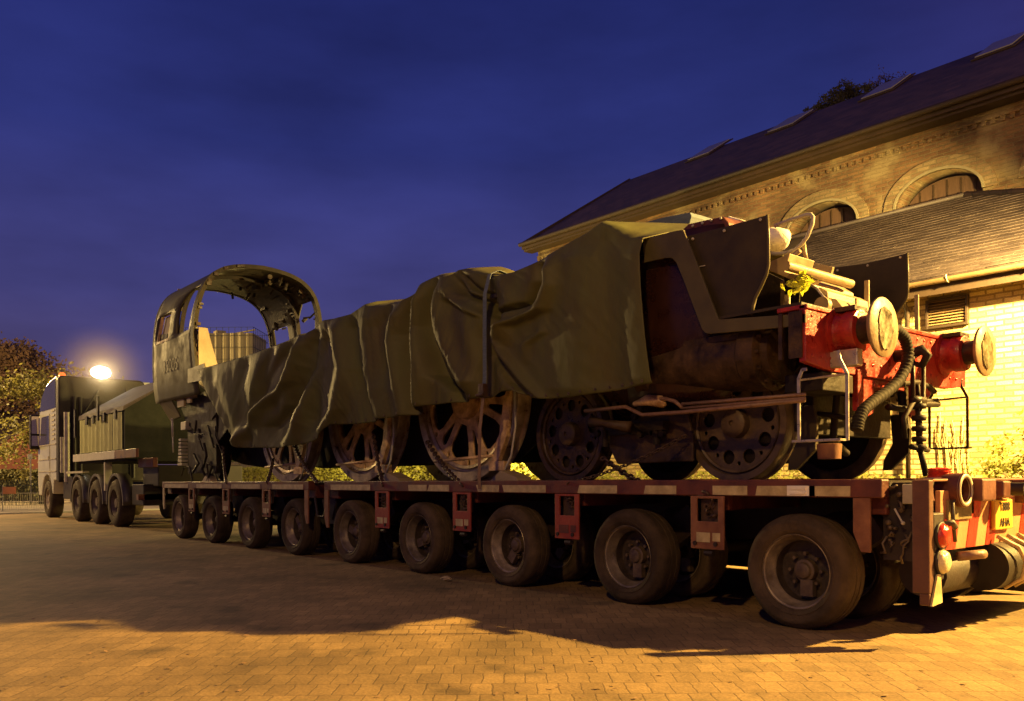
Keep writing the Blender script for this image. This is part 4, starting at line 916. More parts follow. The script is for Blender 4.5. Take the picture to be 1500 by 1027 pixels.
folds = [  # polyline px, half width px, amplitude m (towards camera +)
    ([(464, 488), (457, 537), (434, 593), (404, 625)], 9, -.09), ([(474, 480), (470, 537), (450, 600), (430, 650)], 9, .07),
    ([(434, 500), (420, 540), (404, 590)], 8, -.05), ([(446, 495), (425, 560), (385, 600), (352, 645)], 8, .085), ([(420, 510), (395, 560), (370, 610), (362, 652)], 7, -.05),
    ([(480, 500), (468, 560), (462, 615)], 8, -.06), ([(499, 480), (513, 540), (500, 600), (480, 630)], 10, .08), ([(516, 481), (527, 546), (546, 611)], 9, -.07),
    ([(545, 440), (548, 520), (560, 610)], 13, .06), ([(575, 440), (560, 480), (566, 540)], 9, -.05), ([(590, 440), (580, 500), (590, 560), (596, 605)], 10, .06),
    ([(606, 430), (597, 490), (602, 546), (606, 602)], 8, -.13), ([(622, 420), (620, 480), (626, 540), (622, 592)], 10, .10),
    ([(640, 410), (628, 480), (648, 550), (676, 574)], 8, -.12), ([(640, 402), (650, 450), (662, 500), (690, 560)], 12, .08),
    ([(662, 401), (681, 429), (719, 445)], 7, -.07), ([(676, 401), (700, 425), (718, 432)], 6, -.06), ([(652, 400), (672, 440), (716, 466)], 9, .06),
    ([(716, 405), (719, 470), (716, 575)], 9, -.07), ([(735, 405), (750, 440), (745, 480)], 9, .03),
    ([(793, 387), (798, 411), (784, 443), (728, 460)], 8, -.09), ([(812, 380), (815, 420), (800, 455), (740, 480)], 11, .07),
    ([(728, 500), (775, 560), (798, 583)], 8, .05), ([(726, 520), (750, 560), (770, 576)], 6, -.05), ([(775, 505), (790, 495), (802, 488)], 7, .03),
    ([(690, 470), (700, 520), (706, 575)], 12, .05), ([(324, 560), (345, 610), (352, 650)], 9, .03), ([(310, 545), (330, 590), (345, 640)], 7, -.03),
    ([(850, 380), (860, 470), (850, 570)], 40, .05), ([(930, 360), (940, 460), (950, 555)], 30, .05), ([(900, 360), (905, 460), (905, 560)], 26, -.03),
    ([(360, 530), (355, 570), (362, 630)], 7, -.035), ([(384, 520), (376, 560), (380, 600)], 7, .035), ([(400, 512), (390, 545), (384, 580)], 5, -.03)]
fcoef = []
for pl, wd, am in folds:
    fcoef.append(([(y, x) for x, y in pl], wd*1.15, am))
def disp(px, py):
    d = 0
    for pl, wd, am in fcoef:
        y0, y1 = pl[0][0], pl[-1][0]
        if abs(y1-y0) < 1 or py < min(y0, y1)-30 or py > max(y0, y1)+30: continue
        if y0 > y1: pl = pl[::-1]; y0, y1 = y1, y0
        xc = interp(pl, py); fade = 1
        if py < y0: fade = max(0, 1-(y0-py)/30)
        if py > y1: fade = max(0, 1-(py-y1)/30)
        q = (px-xc)/wd
        if abs(q) < 2.6: d += am*math.exp(-q*q)*fade
    s = noise.noise(Vector((px*.045+py*.012, py*.007, 3)))
    d *= 1.45
    d += .010*(1-abs(s)*2.2)*(1 if px < 730 else .35)
    d += (.009*(1-2.5*abs(noise.noise(Vector((px*.11+py*.05*math.sin(px*.01), py*.012, 31))))) if px < 740 else .004*(1-2.5*abs(noise.noise(Vector((px*.05-py*.04, py*.03, 31))))))
    d += .006*noise.noise(Vector((px*.13+py*.02, py*.02, 9)))*(1 if px < 730 else .3)
    return d
k = MB(); NU, NV = 420, 70
grid = []
for i in range(NU+1):
    u = i/NU; xt = 290+u*(944-290); xb = 346+u*(963-346); col_ = []
    yt = interp(top, xt); dr = interp(drop, xt); yb = interp(bot, xb); dy = interp(dyy, xt)
    X0 = aY(xt, yt+dr, -1.37).x
    Yr = -1.37+dy+.02
    # ridge follows the traced skyline where the ridge itself shows
    zr = 1.017+(HZ-yt+.006*(xt-750))*wdepth(X0, Yr)/F
    col_.append(Vector((X0, 1.40, max(1.9, zr-1.2)))); col_.append(Vector((X0, 1.38, zr-.28))); col_.append(Vector((X0, 1.0, zr-.12))); col_.append(Vector((X0, .3, zr-.06)))
    col_.append(Vector((X0, Yr+.12, zr-.015))); col_.append(Vector((X0, Yr, zr)))
    base = aY(xt, yt+dr, -1.37)
    for t in (.35, .7): c_ = Vector((X0, Yr, zr)).lerp(base, t); c_.z += .012*math.sin(t*math.pi); col_.append(c_)
    for j in range(NV+1):
        v = j/NV; px = xt+(xb-xt)*v; py = (yt+dr)+(yb-yt-dr)*v
        p = aY(px, py, -1.37); f = min(1, v/.12)
        d = disp(px, py)*(.25+.75*f)
        q = p.copy(); q.y -= d+.03*math.sin(v*3.1)
        col_.append(q)
    grid.append([k._v(c) for c in col_])
for a, b in zip(grid, grid[1:]):
    for j in range(len(a)-1): k.b.faces.new((a[j], b[j], b[j+1], a[j+1]))
M['tarp'] = mat('olive_tarpaulin', (.078, .064, .019), .62, col2=(.098, .108, .036), scale=1.1, rvar=.1, bump=.25, bscale=8, spec=.3, stretch=(1.8, 1, .7))
tp = k.build('tarpaulin', M['tarp'], None, smooth=True, at=(-6, 0, 2.0))
so = tp.modifiers.new('sheet', 'SOLIDIFY'); so.thickness = .006
tag(tp, 'olive green canvas tarpaulin draped in deep folds over the middle of the engine', 'tarpaulin')
hem = MB()
for q in range(34):
    i_ = int(8+q*(NU-16)/33); xt = 290+i_/NU*(944-290); xb = 346+i_/NU*(963-346)
    px = xt+(xb-xt)*.985; yb = interp(bot, xb); yt = interp(top, xt)+interp(drop, xt); py = yt+(yb-yt)*.975
    p = aY(px, py, -1.37); p.y -= disp(px, py)+.03*math.sin(.98*3.1)+.012
    hem.lathe([(.007, 0), (.012, 0), (.012, .005), (.007, .005)], p, 'Y', 12, closed=True)
ey = hem.build('eyelets', M['hub'], tp, at=(-6, 0, 2.0)); ey['kind'] = 'stuff'
# grey front flap of sheeting lying by the running plate
fl_ = MB().prism([aY(x, y, -.35) for x, y in ((944, 326), (975, 318), (1012, 311), (1014, 316), (1010, 331), (1000, 336), (960, 333))], (0, .5, .01)).build('sheet_offcut', M['strap'], None, bevel=.004)
tag(fl_, 'blue grey sheet lying on top of the engine just in front of the tarpaulin', 'sheet')
# strap
k = MB(); sx = aY(722, 403, -1.37).x
pts = [(sx, 1.0, 2.9), (sx, .2, 2.98), (sx, -1.1, 3.02), (sx, -1.30, 3.05), (sx, -1.40, 3.0), (sx, -1.46, 2.8), (sx+.005, -1.47, 2.4), (sx+.01, -1.475, 2.0), (sx+.01, -1.49, 1.85)]
def ribbon(k, pts, w, t=.004):
    for a, b in zip(pts, pts[1:]):
        a, b = Vector(a), Vector(b); d = (b-a).normalized(); X = Vector((1, 0, 0)); n = d.cross(X).normalized()*t
        k.prism([a-X*w/2, a+X*w/2, b+X*w/2, b-X*w/2], n)
ribbon(k, pts, .055)
sr = thing('ratchet_strap', 'blue grey ratchet strap pulled down over the tarpaulin to the deck edge', 'strap', (sx, -1.5, 1.0))
k.build('webbing', M['strap'], sr)
k = MB(); ribbon(k, [(sx+.01, -1.49, 1.84), (sx+.0, -1.53, 1.5), (sx-.01, -1.535, 1.0), (sx-.01, -1.53, .92)], .045); k.build('lower_webbing', M['straplow'], sr)
MB().box((sx-.03, -1.53, 1.80), (sx+.05, -1.47, 1.93)).tube([(sx-.04, -1.54, 1.82), (sx+.06, -1.54, 1.82)], .016, 8).build('ratchet', M['chain'], sr, bevel=.004)
# lashing chains
def chain(p0, p1, label, sag=.04, r=.011, lk=.075, group='lashing chains holding the engine down'):
    p0, p1 = Vector(p0), Vector(p1); n = max(3, int((p1-p0).length/(lk*.72))); k = MB()
    d = (p1-p0).normalized(); u = d.orthogonal().normalized(); v = d.cross(u)
    for i in range(n):
        c = p0.lerp(p1, (i+.5)/n)-Vector((0, 0, sag*math.sin(math.pi*(i+.5)/n))); s = u if i % 2 else v
        pts = [c+d*math.cos(a)*lk*.5+s*math.sin(a)*lk*.28 for a in [j*math.pi/4 for j in range(9)]]
        k.tube(pts, r, 6, cap=False)
    o = k.build('lashing_chain', M['chain'], None, smooth=True, at=p0); tag(o, label, 'chain', group); return o
chain((-2.12, -1.5, .97), (-1.25, -1.0, 1.36), 'rusty chain running from the deck edge up to the front bogie, nearest the buffers', r=.006, lk=.05)
chain((-3.62, -1.5, .95), (-4.9, -1.05, 1.45), 'rusty chain crossing in front of the first big driving wheel beside the strap')
chain((-5.12, -1.5, .95), (-6.0, -1.1, 1.60), 'rusty chain sloping between the first and second driving wheels')
chain((-6.7, -1.5, .98), (-8.3, -1.05, 1.52), 'rusty chain slanting down past the second driving wheel over the joint of the trailer')
chain((-8.22, -1.5, .98), (-9.0, -1.05, 1.35), 'rusty chain below the tarpaulin in front of the third driving wheel')
chain((-9.7, -1.5, .98), (-11.0, -1.05, 1.60), 'rusty chain hanging beside the trailing wheel under the cab front', sag=.12)
chain((-.66, -1.5, .90), (-2.1, -1.1, 1.2), 'rusty chain lying slack over the bogie frame towards the second bogie wheel', sag=.1)
# timber chocks / wedges lying on the deck
for i, (x, lab) in enumerate(((-3.45, 'pale timber wedge on the deck under the wheel beside the strap'), (-5.6, 'pale timber wedge on the deck between the first two driving wheels'), (-11.6, 'pale timber wedge on the deck under the trailing wheel'))):
    o = MB().prism([(x-.22, -1.12, .988), (x+.22, -1.12, .988), (x+.20, -1.12, 1.03), (x-.05, -1.12, 1.10)], (0, .2, 0)).build('wedge', M['pale'], None, bevel=.004); tag(o, lab, 'wedge', 'wedges under the engine wheels')
# bundle in front of smokebox, bucket, leafy sprig
k = MB(); k.sph(aY(1133, 352, -.45), .16, (1.0, .8, .62), 16, 10)
for v in k.b.verts: v.co += Vector((1, 1, 1))*.02*noise.noise(v.co*9)
k.tube([aY(1147, 341, -.62), aY(1156, 352, -.62), aY(1150, 366, -.62)], .004, 5)
o = k.build('white_bundle', M['white'], None, smooth=60); tag(o, 'brightly lit white cloth bundle tucked behind the near smoke deflector', 'bundle')
bp_ = aY(1216, 661, -.95)
o = MB().lathe([(.001, -.055), (.078, -.055), (.085, .05), (.080, .052), (.074, -.045), (.001, -.046)], bp_, 'Z', 24).build('red_pot', M['tpale'], LO, smooth=40); o.name = 'drain_pot'
sg = thing('leafy_sprig', 'bright yellow green leafy sprig tied on the front of the engine above the near buffer', 'sprig', aY(1172, 412, -1.08))
random.seed(4); st = MB(); lfm = MB()
base = aY(1176, 400, -1.08)
for j in range(34):
    px, py = random.gauss(1171, 11), random.gauss(415, 10); c = aY(px, py, -1.15+random.uniform(-.06, .06))
    st.tube([base, (base+c)/2+Vector((0, 0, .01)), c], .0025, 5)
    a = random.uniform(0, 6.28); d = Vector((math.cos(a)*.6, random.uniform(-.5, .5), -.5+math.sin(a)*.5)).normalized()*random.uniform(.035, .06); w_ = d.cross(Vector((random.uniform(-.4, .4), 1, .2))).normalized()*random.uniform(.014, .022)
    mid = Vector((0, -.006, 0))
    for q in (-1, 1): lfm.face([c-d*.5, c-d*.1+w_*q*1.0+mid, c+d*.3+w_*q*.7+mid, c+d*.8])
st.build('stem', M['ltree'], sg); lfm.build('leaves', M['leaf'], sg)
# ------------------------------------------------------------------ heavy lorry
LR = thing('heavy_lorry', 'four axle lorry with silver cab and lit work lamp at the head of the trailer', 'lorry', (-20, 0, 0))
def lw(x, s, steer=False):
    y = s*1.22; z = .53; f = lambda pr: [(r, -s*h) for r, h in pr]
    dp = [(.001, -.0), (.09, 0), (.10, .03), (.13, .04), (.18, .05), (.235, .06), (.26, .01), (.285, .0), (.29, .02), (.29, .25), (.001, .25)] if steer else [(.001, .02), (.10, .02), (.11, .06), (.16, .12), (.22, .13), (.25, .05), (.285, .0), (.29, .02), (.29, .25), (.001, .25)]
    w = MB().lathe(f(dp), (x, y, z), 'Y', 32).build('wheel', M['rim'] if steer else M['rimdark'], LR, smooth=40, at=(x, y, z))
    MB().lathe(f([(.285, .01), (.30, -.02), (.36, -.03), (.45, -.025), (.50, .0), (.53, .04), (.53, .26), (.50, .30), (.30, .31)]), (x, y, z), 'Y', 44, closed=True).build('tyre', M['tyre'], w, smooth=50, at=(x, y, z))
for s in (-1, 1):
    lw(-23.45, s, True)
    for x in (-20.2, -18.45, -16.85): lw(x, s)
k = MB(); k.box((-24.2, -.42, .65), (-15.4, .42, 1.0)); k.box((-22.0, -1.15, .55), (-21.0, -.45, 1.15)); k.box((-16.0, -1.1, .5), (-15.2, 1.1, .95)); k.box((-15.9, -.9, .9), (-14.9, .9, 1.35)); k.build('chassis', M['vdark'], LR, bevel=.02)
MB().tube([(-15.2, 0, .8), (-12.6, 0, .75)], .11, 12).build('drawbar', M['tdark'], LR, smooth=50)
# cab shell
sd = [(-24.5, .62), (-24.62, .95), (-24.62, 1.6), (-24.55, 2.35), (-24.35, 3.0), (-24.05, 3.45), (-23.5, 3.72), (-22.6, 3.85), (-22.25, 3.86), (-22.25, 1.0), (-22.75, 1.0)]
arc = [(-23.45+.68*math.cos(a), .53+.68*math.sin(a)) for a in [math.pi*k/12 for k in range(1, 12)]]
ol = sd[:9]+[(-22.25, 1.05), (-22.60, 1.05), (-22.72, .66)]+arc[0:]+[(-24.13, .62)]
plate('cab', ol, [], 2.46, M['silver'], LR, lambda a, b, c: Vector((a, c-.02, b)), bevel=.05)
cabt = LR.children[-1] if LR.children[-1].name.startswith('cab') else [o for o in LR.children if o.name.startswith('cab')][0]
for s in (-1.26, 1.22): MB().prism([(-24.3, s, 2.05), (-23.1, s, 2.05), (-23.1, s, 2.85), (-24.05, s, 2.85)], (0, .012, 0)).build('side_window', M['glassdk'], cabt)
k = MB(); k.prism([(-24.3, -1.262, 3.02), (-22.3, -1.262, 3.02), (-22.3, -1.262, 3.8), (-22.7, -1.262, 3.78), (-23.5, -1.262, 3.66), (-24.0, -1.262, 3.40)], (0, .012, 0)); k.build('roof_fairing', M['glassdk'], cabt)
k = MB()
for z in (1.28, 1.62, 2.02): k.box((-24.5, -1.268, z), (-22.3, -1.25, z+.03))
k.box((-23.08, -1.262, 1.05), (-23.05, -1.25, 2.9)); k.box((-23.25, -1.275, 1.62), (-23.12, -1.25, 1.72))
for j in range(7): k.box((-22.75, -1.272, 2.15+j*.13), (-22.4, -1.25, 2.20+j*.13))
k.build('door_trim', M['galv'], cabt)
# dark rear bulkhead with side fairings
k = MB(); k.prism([(-22.24, -1.27, 1.0), (-22.24, -1.27, 3.78), (-22.24, -1.2, 3.86), (-22.24, .85, 3.86), (-22.24, .95, 3.78), (-22.24, 1.2, 1.0)], (.30, 0, 0)); k.build('rear_bulkhead', M['vdark'], LR, bevel=.04)
k = MB()
for y in (-.9, -.75, .6): k.tube([(-21.85, y, 1.1), (-21.85, y, 3.3)], .05, 8)
k.box((-21.94, -.4, 2.6), (-21.80, .3, 3.2)); k.box((-21.9, .4, 2.7), (-21.8, .8, 3.6)); k.tube([(-21.85, -.3, 3.5), (-21.8, -.7, 2.8)], .02, 6); k.build('rear_fittings', M['vdark'], LR, smooth=40)
k = MB(); k.tube([(-21.55, -1.15, 1.0), (-21.55, -1.15, 2.85)], .07, 12); k.tube([(-21.80, -1.2, 1.25), (-21.80, -1.2, 2.2)], .06, 12); k.build('exhaust_stack', M['galv'], LR, smooth=50)
def mirror(y, s):
    k = MB(); k.box((-24.62, min(y, y+s*.50), 1.95), (-24.42, max(y, y+s*.50), 2.95)); mr_ = k.build('mirror', M['vdark'], LR, bevel=.04)
    MB().box((-24.419, y+s*.03 if s > 0 else y-.47, 2.40), (-24.412, y+.47 if s > 0 else y-.03, 2.90)).box((-24.419, y+s*.03 if s > 0 else y-.47, 2.05), (-24.412, y+.47 if s > 0 else y-.03, 2.34)).build('mirror_glass', M['mirror'], mr_)
    MB().tube([(-24.5, y, 2.85), (-24.4, y-s*.35, 2.85)], .025, 6).tube([(-24.5, y, 2.0), (-24.4, y-s*.35, 2.0)], .025, 6).build('mirror_arm', M['vdark'], mr_)
mirror(aX(74, 625, -24.42).y, -1); mirror(1.45, 1)
MB().lathe([(.001, 0), (.09, 0), (.085, .10), (.05, .14), (.001, .145)], (-22.5, -1.05, 3.86), 'Z', 16).build('beacon', M['amber'], LR, smooth=40)
# work lamp
WL = aX(148, 546, -21.85)
k = MB(); k.box((WL.x-.06, WL.y-.22, WL.z-.13), (WL.x+.02, WL.y+.22, WL.z+.13)); k.tube([(WL.x-.02, WL.y, WL.z-.12), (WL.x-.1, WL.y, 3.84)], .03, 6); wl_ = k.build('work_lamp', M['vdark'], LR, bevel=.01)
MB().sph((WL.x+.05, WL.y, WL.z), .2, (.35, 1.3, .85), 20, 12).build('lamp_glass', M['worklamp'], wl_, smooth=True)
lamp('work_lamp_light', (WL.x+.22, WL.y, WL.z), 60, (1, .88, .6), 'SPOT', (-14, -.6, 1.6), 120, .6, .1)
# ballast body with canvas cover
apx = aX(228, 572, -15.95); sz = (apx.z-2.60)/(apx.y+1.25)
BX0, BX1 = -19.7, -15.95; rz = 2.60+sz*1.25
k = MB(); k.prism([(BX1, -1.25, 1.45), (BX1, -1.25, 2.60), (BX1, 0, rz), (BX1, 1.25, 2.60), (BX1, 1.25, 1.45)], (BX0-BX1, 0, 0)); k.build('ballast_box', M['canvas'], LR)
k = MB(); k.prism([(BX0-.02, -1.29, 2.52), (BX0-.02, -1.27, 2.62), (BX0-.02, 0, rz+.03), (BX0-.02, 1.27, 2.62), (BX0-.02, 1.29, 2.52), (BX0-.02, 0, rz+.005)], (BX1-BX0+.02, 0, 0)); k.build('canvas_roof', M['canvtop'], LR)
k = MB()
n = 60
for i in range(n):
    x0, x1 = -19.6+3.55*i/n, -19.6+3.55*(i+1)/n; y0, y1 = [-1.275-.018*math.sin(q*1.05)-.01*math.sin(q*.37) for q in (i, i+1)]
    k.face([(x0, y0, 1.70), (x1, y1, 1.70), (x1, y1, 2.50), (x0, y0, 2.50)])
k.build('side_curtain', M['curtain'], LR, smooth=True)
for x in (-18.9, -18.3, -17.4, -16.5): MB().box((x, -1.33, 2.36), (x+.16, -1.30, 2.56)).build('curtain_strap', M['vdark'], LR)
MB().box((-17.75, -1.36, 2.4), (-17.65, -1.32, 2.95)).build('post', M['vdark'], LR); MB().box((-20.0, -1.33, 2.1), (-19.88, -1.29, 2.8)).build('post', M['vdark'], LR)
MB().box((-20.1, -1.33, 1.50), (-16.45, -1.27, 1.68)).build('side_board', M['grey'], LR, bevel=.006)
MB().box((-16.44, -1.33, 1.50), (-14.9, -1.27, 1.68)).box((-15.9, -1.0, 1.3), (-14.9, -.9, 1.5)).build('red_side_board', M['tred'], LR, bevel=.006)
for x in (-20.2, -18.45, -16.85):
    for s in (-1, 1):
        o = [(x+.66*math.cos(a), .53+.66*math.sin(a)) for a in [math.pi*(-.02+1.04*k/20) for k in range(21)]]
        i_ = [(x+.61*math.cos(a), .53+.61*math.sin(a)) for a in [math.pi*(1.02-1.04*k/20) for k in range(21)]]
        plate('mudguard', o+i_, [], .26, M['mud'], LR, lambda a, b, c, s=s: Vector((a, s*1.10+c, b)))
MB().box((-21.2, -1.25, 1.22), (-19.5, -1.1, 1.27)).build('step_board', M['galv'], LR); MB().box((-17.6, -1.25, .8), (-17.5, -1.1, 1.5)).build('stay', M['galv'], LR)
MB().box((-15.35, -1.2, .62), (-15.2, -.4, .74)).build('rear_lamp_bar', M['tred'], LR)
# ------------------------------------------------------------------ planting
def at(px, py, dist):      # point at a given depth along the sight line of a pixel
    d = ray(px, py); return CAM+d*dist
def hedge(name, lo, hi, n, m, label, size=.06, seed=1):
    random.seed(seed); k = MB(); lo, hi = Vector(lo), Vector(hi)
    t = thing(name, label, 'hedge', ((lo.x+hi.x)/2, (lo.y+hi.y)/2, 0))
    kk = MB().box((lo.x+.1, lo.y+.1, lo.z), (hi.x-.1, hi.y-.1, hi.z-.15)); kk.build('stems', M['bark'], t)
    for _ in range(n):
        x = random.uniform(lo.x, hi.x); f = random.random()
        if f < .55: y = lo.y+random.uniform(-.06, .12); z = random.uniform(lo.z, hi.z)
        else: y = random.uniform(lo.y, hi.y); z = hi.z+random.uniform(-.12, .05)
        z += .10*noise.noise(Vector((x*.9, y, 0)))*(z/hi.z); y += .08*noise.noise(Vector((x*1.3, z*1.3, 5)))
        c = Vector((x, y, z)); a = Vector((random.gauss(0, 1), random.gauss(0, 1), random.gauss(0, 1))).normalized(); b = a.orthogonal().normalized(); s = size*random.uniform(.5, 1.2)
        k.face([c-a*s, c+b*s*.5, c+a*s, c-b*s*.5])
    k.build('foliage', m, t, recalc=False)
    return t
hedge('hedge', (-33, 6.7, 0), (-11.0, 7.6, 1.45), 26000, M['hedge'], 'clipped yellow green hedge seen below the engine behind the trailer', .075, 1)
random.seed(2)
for i, (x, lab) in enumerate(((-9.0, 'low leafy plant at the wall foot, farthest along under the bogie'), (-6.3, 'low leafy plant at the wall foot behind the bogie wheels'), (-3.9, 'low leafy plant at the wall foot behind the near steps'), (-2.6, 'low leafy plant at the wall foot beneath the louvre vent'))):
    t = thing('border_plant', lab, 'plant', (x, 5.6, 0), 'low plants along the annexe wall'); k = MB(); s_ = MB()
    for _ in range(2600):
        c = Vector((x+random.uniform(-1.25, 1.25), 5.55+random.uniform(-.35, .35), 0)); hmax = .98+.22*noise.noise(Vector((c.x*1.1, c.y, 1)))+random.random()**3*.22
        c.z = hmax*random.random()**.5; a = Vector((random.gauss(0, 1), random.gauss(0, 1), random.gauss(0, .7))).normalized(); b = a.orthogonal().normalized(); s = random.uniform(.03, .06)
        k.face([c-a*s, c+b*s*.5, c+a*s, c-b*s*.5])
    for _ in range(30):
        xx = x+random.uniform(-1.2, 1.2); s_.tube([(xx, 5.55, 0), (xx+random.uniform(-.1, .1), 5.5, .8)], .008, 5)
    s_.build('stems', M['bark'], t); k.build('foliage', M['hedge'], t, recalc=False)
# shrub at the right edge
def shrub(name, c, r, h, n, m, label, cat='shrub', seed=3, leaf=.05, squash=.8):
    random.seed(seed); t = thing(name, label, cat, (c[0], c[1], 0)); k = MB(); st = MB()
    tips = []
    for _ in range(34):
        a = random.uniform(0, 6.28); rr = r*math.sqrt(random.random()); z = random.uniform(.35, 1)*h
        e = Vector((c[0]+rr*math.cos(a), c[1]+rr*squash*math.sin(a), z*(1-.25*(rr/r)**2))); tips.append(e)
        m_ = Vector((c[0]+rr*.4*math.cos(a), c[1]+rr*.4*math.sin(a), z*.5)); st.tube([(c[0], c[1], 0), m_, e], [.018, .010, .003], 5)
    for _ in range(n):
        e = random.choice(tips); p = e+Vector((random.gauss(0, r*.13), random.gauss(0, r*.13), random.gauss(0, h*.05)))
        a = Vector((random.gauss(0, 1), random.gauss(0, 1), random.gauss(0, .6))).normalized(); b = a.orthogonal().normalized(); s = leaf*random.uniform(.5, 1.2)
        k.face([p-a*s, p+b*s*.5, p+a*s, p-b*s*.5])
    st.build('stems', M['bark'], t); k.build('foliage', m, t, recalc=False); return t
sc_ = aY(1545, 640, 4.9)
shrub('shrub', (sc_.x, sc_.y), .72, 1.8, 3000, M['hedge'], 'leafy yellow green shrub against the lit brick wall at the right edge', seed=3, leaf=.045)
# climbing stems on the wall
cw = thing('wall_climber', 'bare thin climbing stems on the bright brick wall beyond the far buffer', 'climbing plant', (aY(1400, 690, 5.95).x, 5.95, 0)); k = MB(); random.seed(9)
for j in range(15):
    x0 = aY(random.uniform(1385, 1420), 690, 5.95).x; pts = []; x = x0
    for q in range(12):
        pts.append((x, 5.972, .2+q*random.uniform(.11, .16))); x += random.uniform(-.05, .035)
    k.tube(pts, .007, 5)
k.build('stems', mat('climber_stem', (.50, .40, .18), .8), cw, smooth=True)
# ------------------------------------------------------------------ trees
def tree(name, px, dist, h, spread, label, bare=True, leaves=0, seed=0, mb_='barkd', ml='ltree', trunk=.22, depth=5, lsize=.14, grp=None, lean=.0, up=.35):
    random.seed(seed); b = at(px, HZ, dist); base = Vector((b.x, b.y, 0)); t = thing(name, label, 'tree', base, grp); k = MB(); lf = MB(); tips = []
    def grow(p, d, ln, r, lv):
        pts = [p]; rr = [r]; q = p; dd = d.copy()
        for s in range(3):
            dd = (dd+Vector((random.gauss(0, .14), random.gauss(0, .14), random.gauss(0, .10)+.04))).normalized(); q = q+dd*ln/3; pts.append(q); rr.append(r*(1-.16*(s+1)))
        k.tube(pts, rr, 6 if lv < 3 else 4 if lv < 4 else 3, cap=lv < 2)
        if lv >= depth: tips.append(q); return
        if lv >= depth-1: tips.append(pts[2])
        nb = 3 if lv else 5
        for j in range(nb):
            a = 2*math.pi*(j+random.random()*.7)/nb; pp = dd.orthogonal().normalized(); w_ = dd.cross(pp); sp_ = random.uniform(.45, .95)*spread
            nd = (dd*1.0+(pp*math.cos(a)+w_*math.sin(a))*sp_+Vector((0, 0, up*.3))).normalized()
            grow(pts[-1] if j % 2 else pts[2], nd, ln*random.uniform(.62, .84), rr[-1]*.66, lv+1)
    grow(base, Vector((lean, lean*.3, 1)).normalized(), h*.30, trunk, 0)
    zs = max(v.z for v in tips); sc = h/zs
    bmesh.ops.scale(k.b, verts=k.b.verts, vec=(1, 1, 1), space=Matrix.Identity(4))
    for v in k.b.verts: v.co = base+(v.co-base)*sc
    k.build('trunk', M[mb_], t, recalc=False)
    if leaves:
        tips = [base+(p-base)*sc for p in tips]
        for _ in range(leaves):
            p = random.choice(tips)+Vector((random.gauss(0, lsize*1.8), random.gauss(0, lsize*1.8), random.gauss(0, lsize*1.6)))
            a = Vector((random.gauss(0, 1), random.gauss(0, 1), random.gauss(0, 1))).normalized(); bb_ = a.orthogonal().normalized(); s = lsize*random.uniform(.5, 1.1)
            lf.face([p-a*s, p+bb_*s*.6, p+a*s, p-bb_*s*.6])
        lf.build('crown', M[ml], t, recalc=False)
    return t
tree('bare_tree', 28, 62, 11.8, 1.15, 'big dark bare tree with a dense rounded crown at the left edge', seed=5, trunk=.4, depth=7, mb_='barkb', leaves=42000, ml='barkb', lsize=.16)
tree('leafy_tree', 62, 38, 6.1, .95, 'street lit tree in fresh spring leaf standing behind the lorry cab', bare=False, leaves=6500, seed=12, mb_='bark', trunk=.13, depth=5, lsize=.11)
tree('leafy_tree', 150, 42, 6.6, .8, 'taller spring leaved tree just behind the lorry work lamp', bare=False, leaves=3600, seed=22, mb_='bark', trunk=.13, depth=5, lsize=.11)
tree('bare_tree', 214, 48, 7.4, .6, 'small pale bare tree with upright twigs between lorry and engine cab', seed=9, trunk=.12, depth=5, mb_='bark')
def treetop(pxs, dist, label, m, seed, nl, ls):
    random.seed(seed); cs = [at(px, py, dist+random.uniform(-.8, .8)) for px, py, r in pxs]; b = cs[len(cs)//2]
    t = thing('background_tree', label, 'tree', (b.x, b.y, 0)); k = MB(); lf = MB()
    fork = Vector((b.x, b.y, b.z*.72)); k.tube([(b.x, b.y, 0), fork], [.35, .2], 8)
    pxs = list(pxs); hz_ = b.z
    for _ in range(15):     # the rest of the crown, below the ridge line
        a_ = random.uniform(0, 6.28); q_ = random.uniform(.5, 2.3); cs.append(Vector((b.x+q_*math.cos(a_), b.y+q_*math.sin(a_), hz_*random.uniform(.62, .90)))); pxs.append((0, 0, 22))
    for c, (px, py, r) in zip(cs, pxs):
        mid = fork.lerp(c, .6)+Vector((0, 0, -.3)); k.tube([fork, mid, c], [.12, .06, .02], 5); rm = r*dist/F
        for _ in range(26):
            e = c+Vector((random.gauss(0, rm*.7), random.gauss(0, rm*.7), random.gauss(0, rm*.55))); k.tube([mid.lerp(c, random.random()), (e+c)/2+Vector((0, 0, .05)), e], [.02, .014, .006], 4)
            for _ in range(nl):
                p = e+Vector((random.gauss(0, rm*.22), random.gauss(0, rm*.22), random.gauss(0, rm*.2))); a_ = Vector((random.gauss(0, 1), random.gauss(0, 1), random.gauss(0, 1))).normalized(); b_ = a_.orthogonal().normalized(); s_ = ls*random.uniform(.5, 1.2)
                lf.face([p-a_*s_, p+b_*s_*.6, p+a_*s_, p-b_*s_*.6])
    k.build('trunk', M['bark'], t, recalc=False); lf.build('crown', m, t, recalc=False)
treetop([(1188, 172, 10), (1204, 162, 11), (1222, 150, 13), (1236, 138, 13), (1250, 138, 13), (1266, 142, 11)], 46, 'yellowish leafy tree top just showing over the hall roof ridge', M['ltree'], 3, 34, .075)
treetop([(1288, 126, 11), (1303, 118, 12), (1318, 120, 9)], 47, 'smaller thin grey tree top over the ridge beside the third rooflight', M['barkb'], 6, 9, .06)
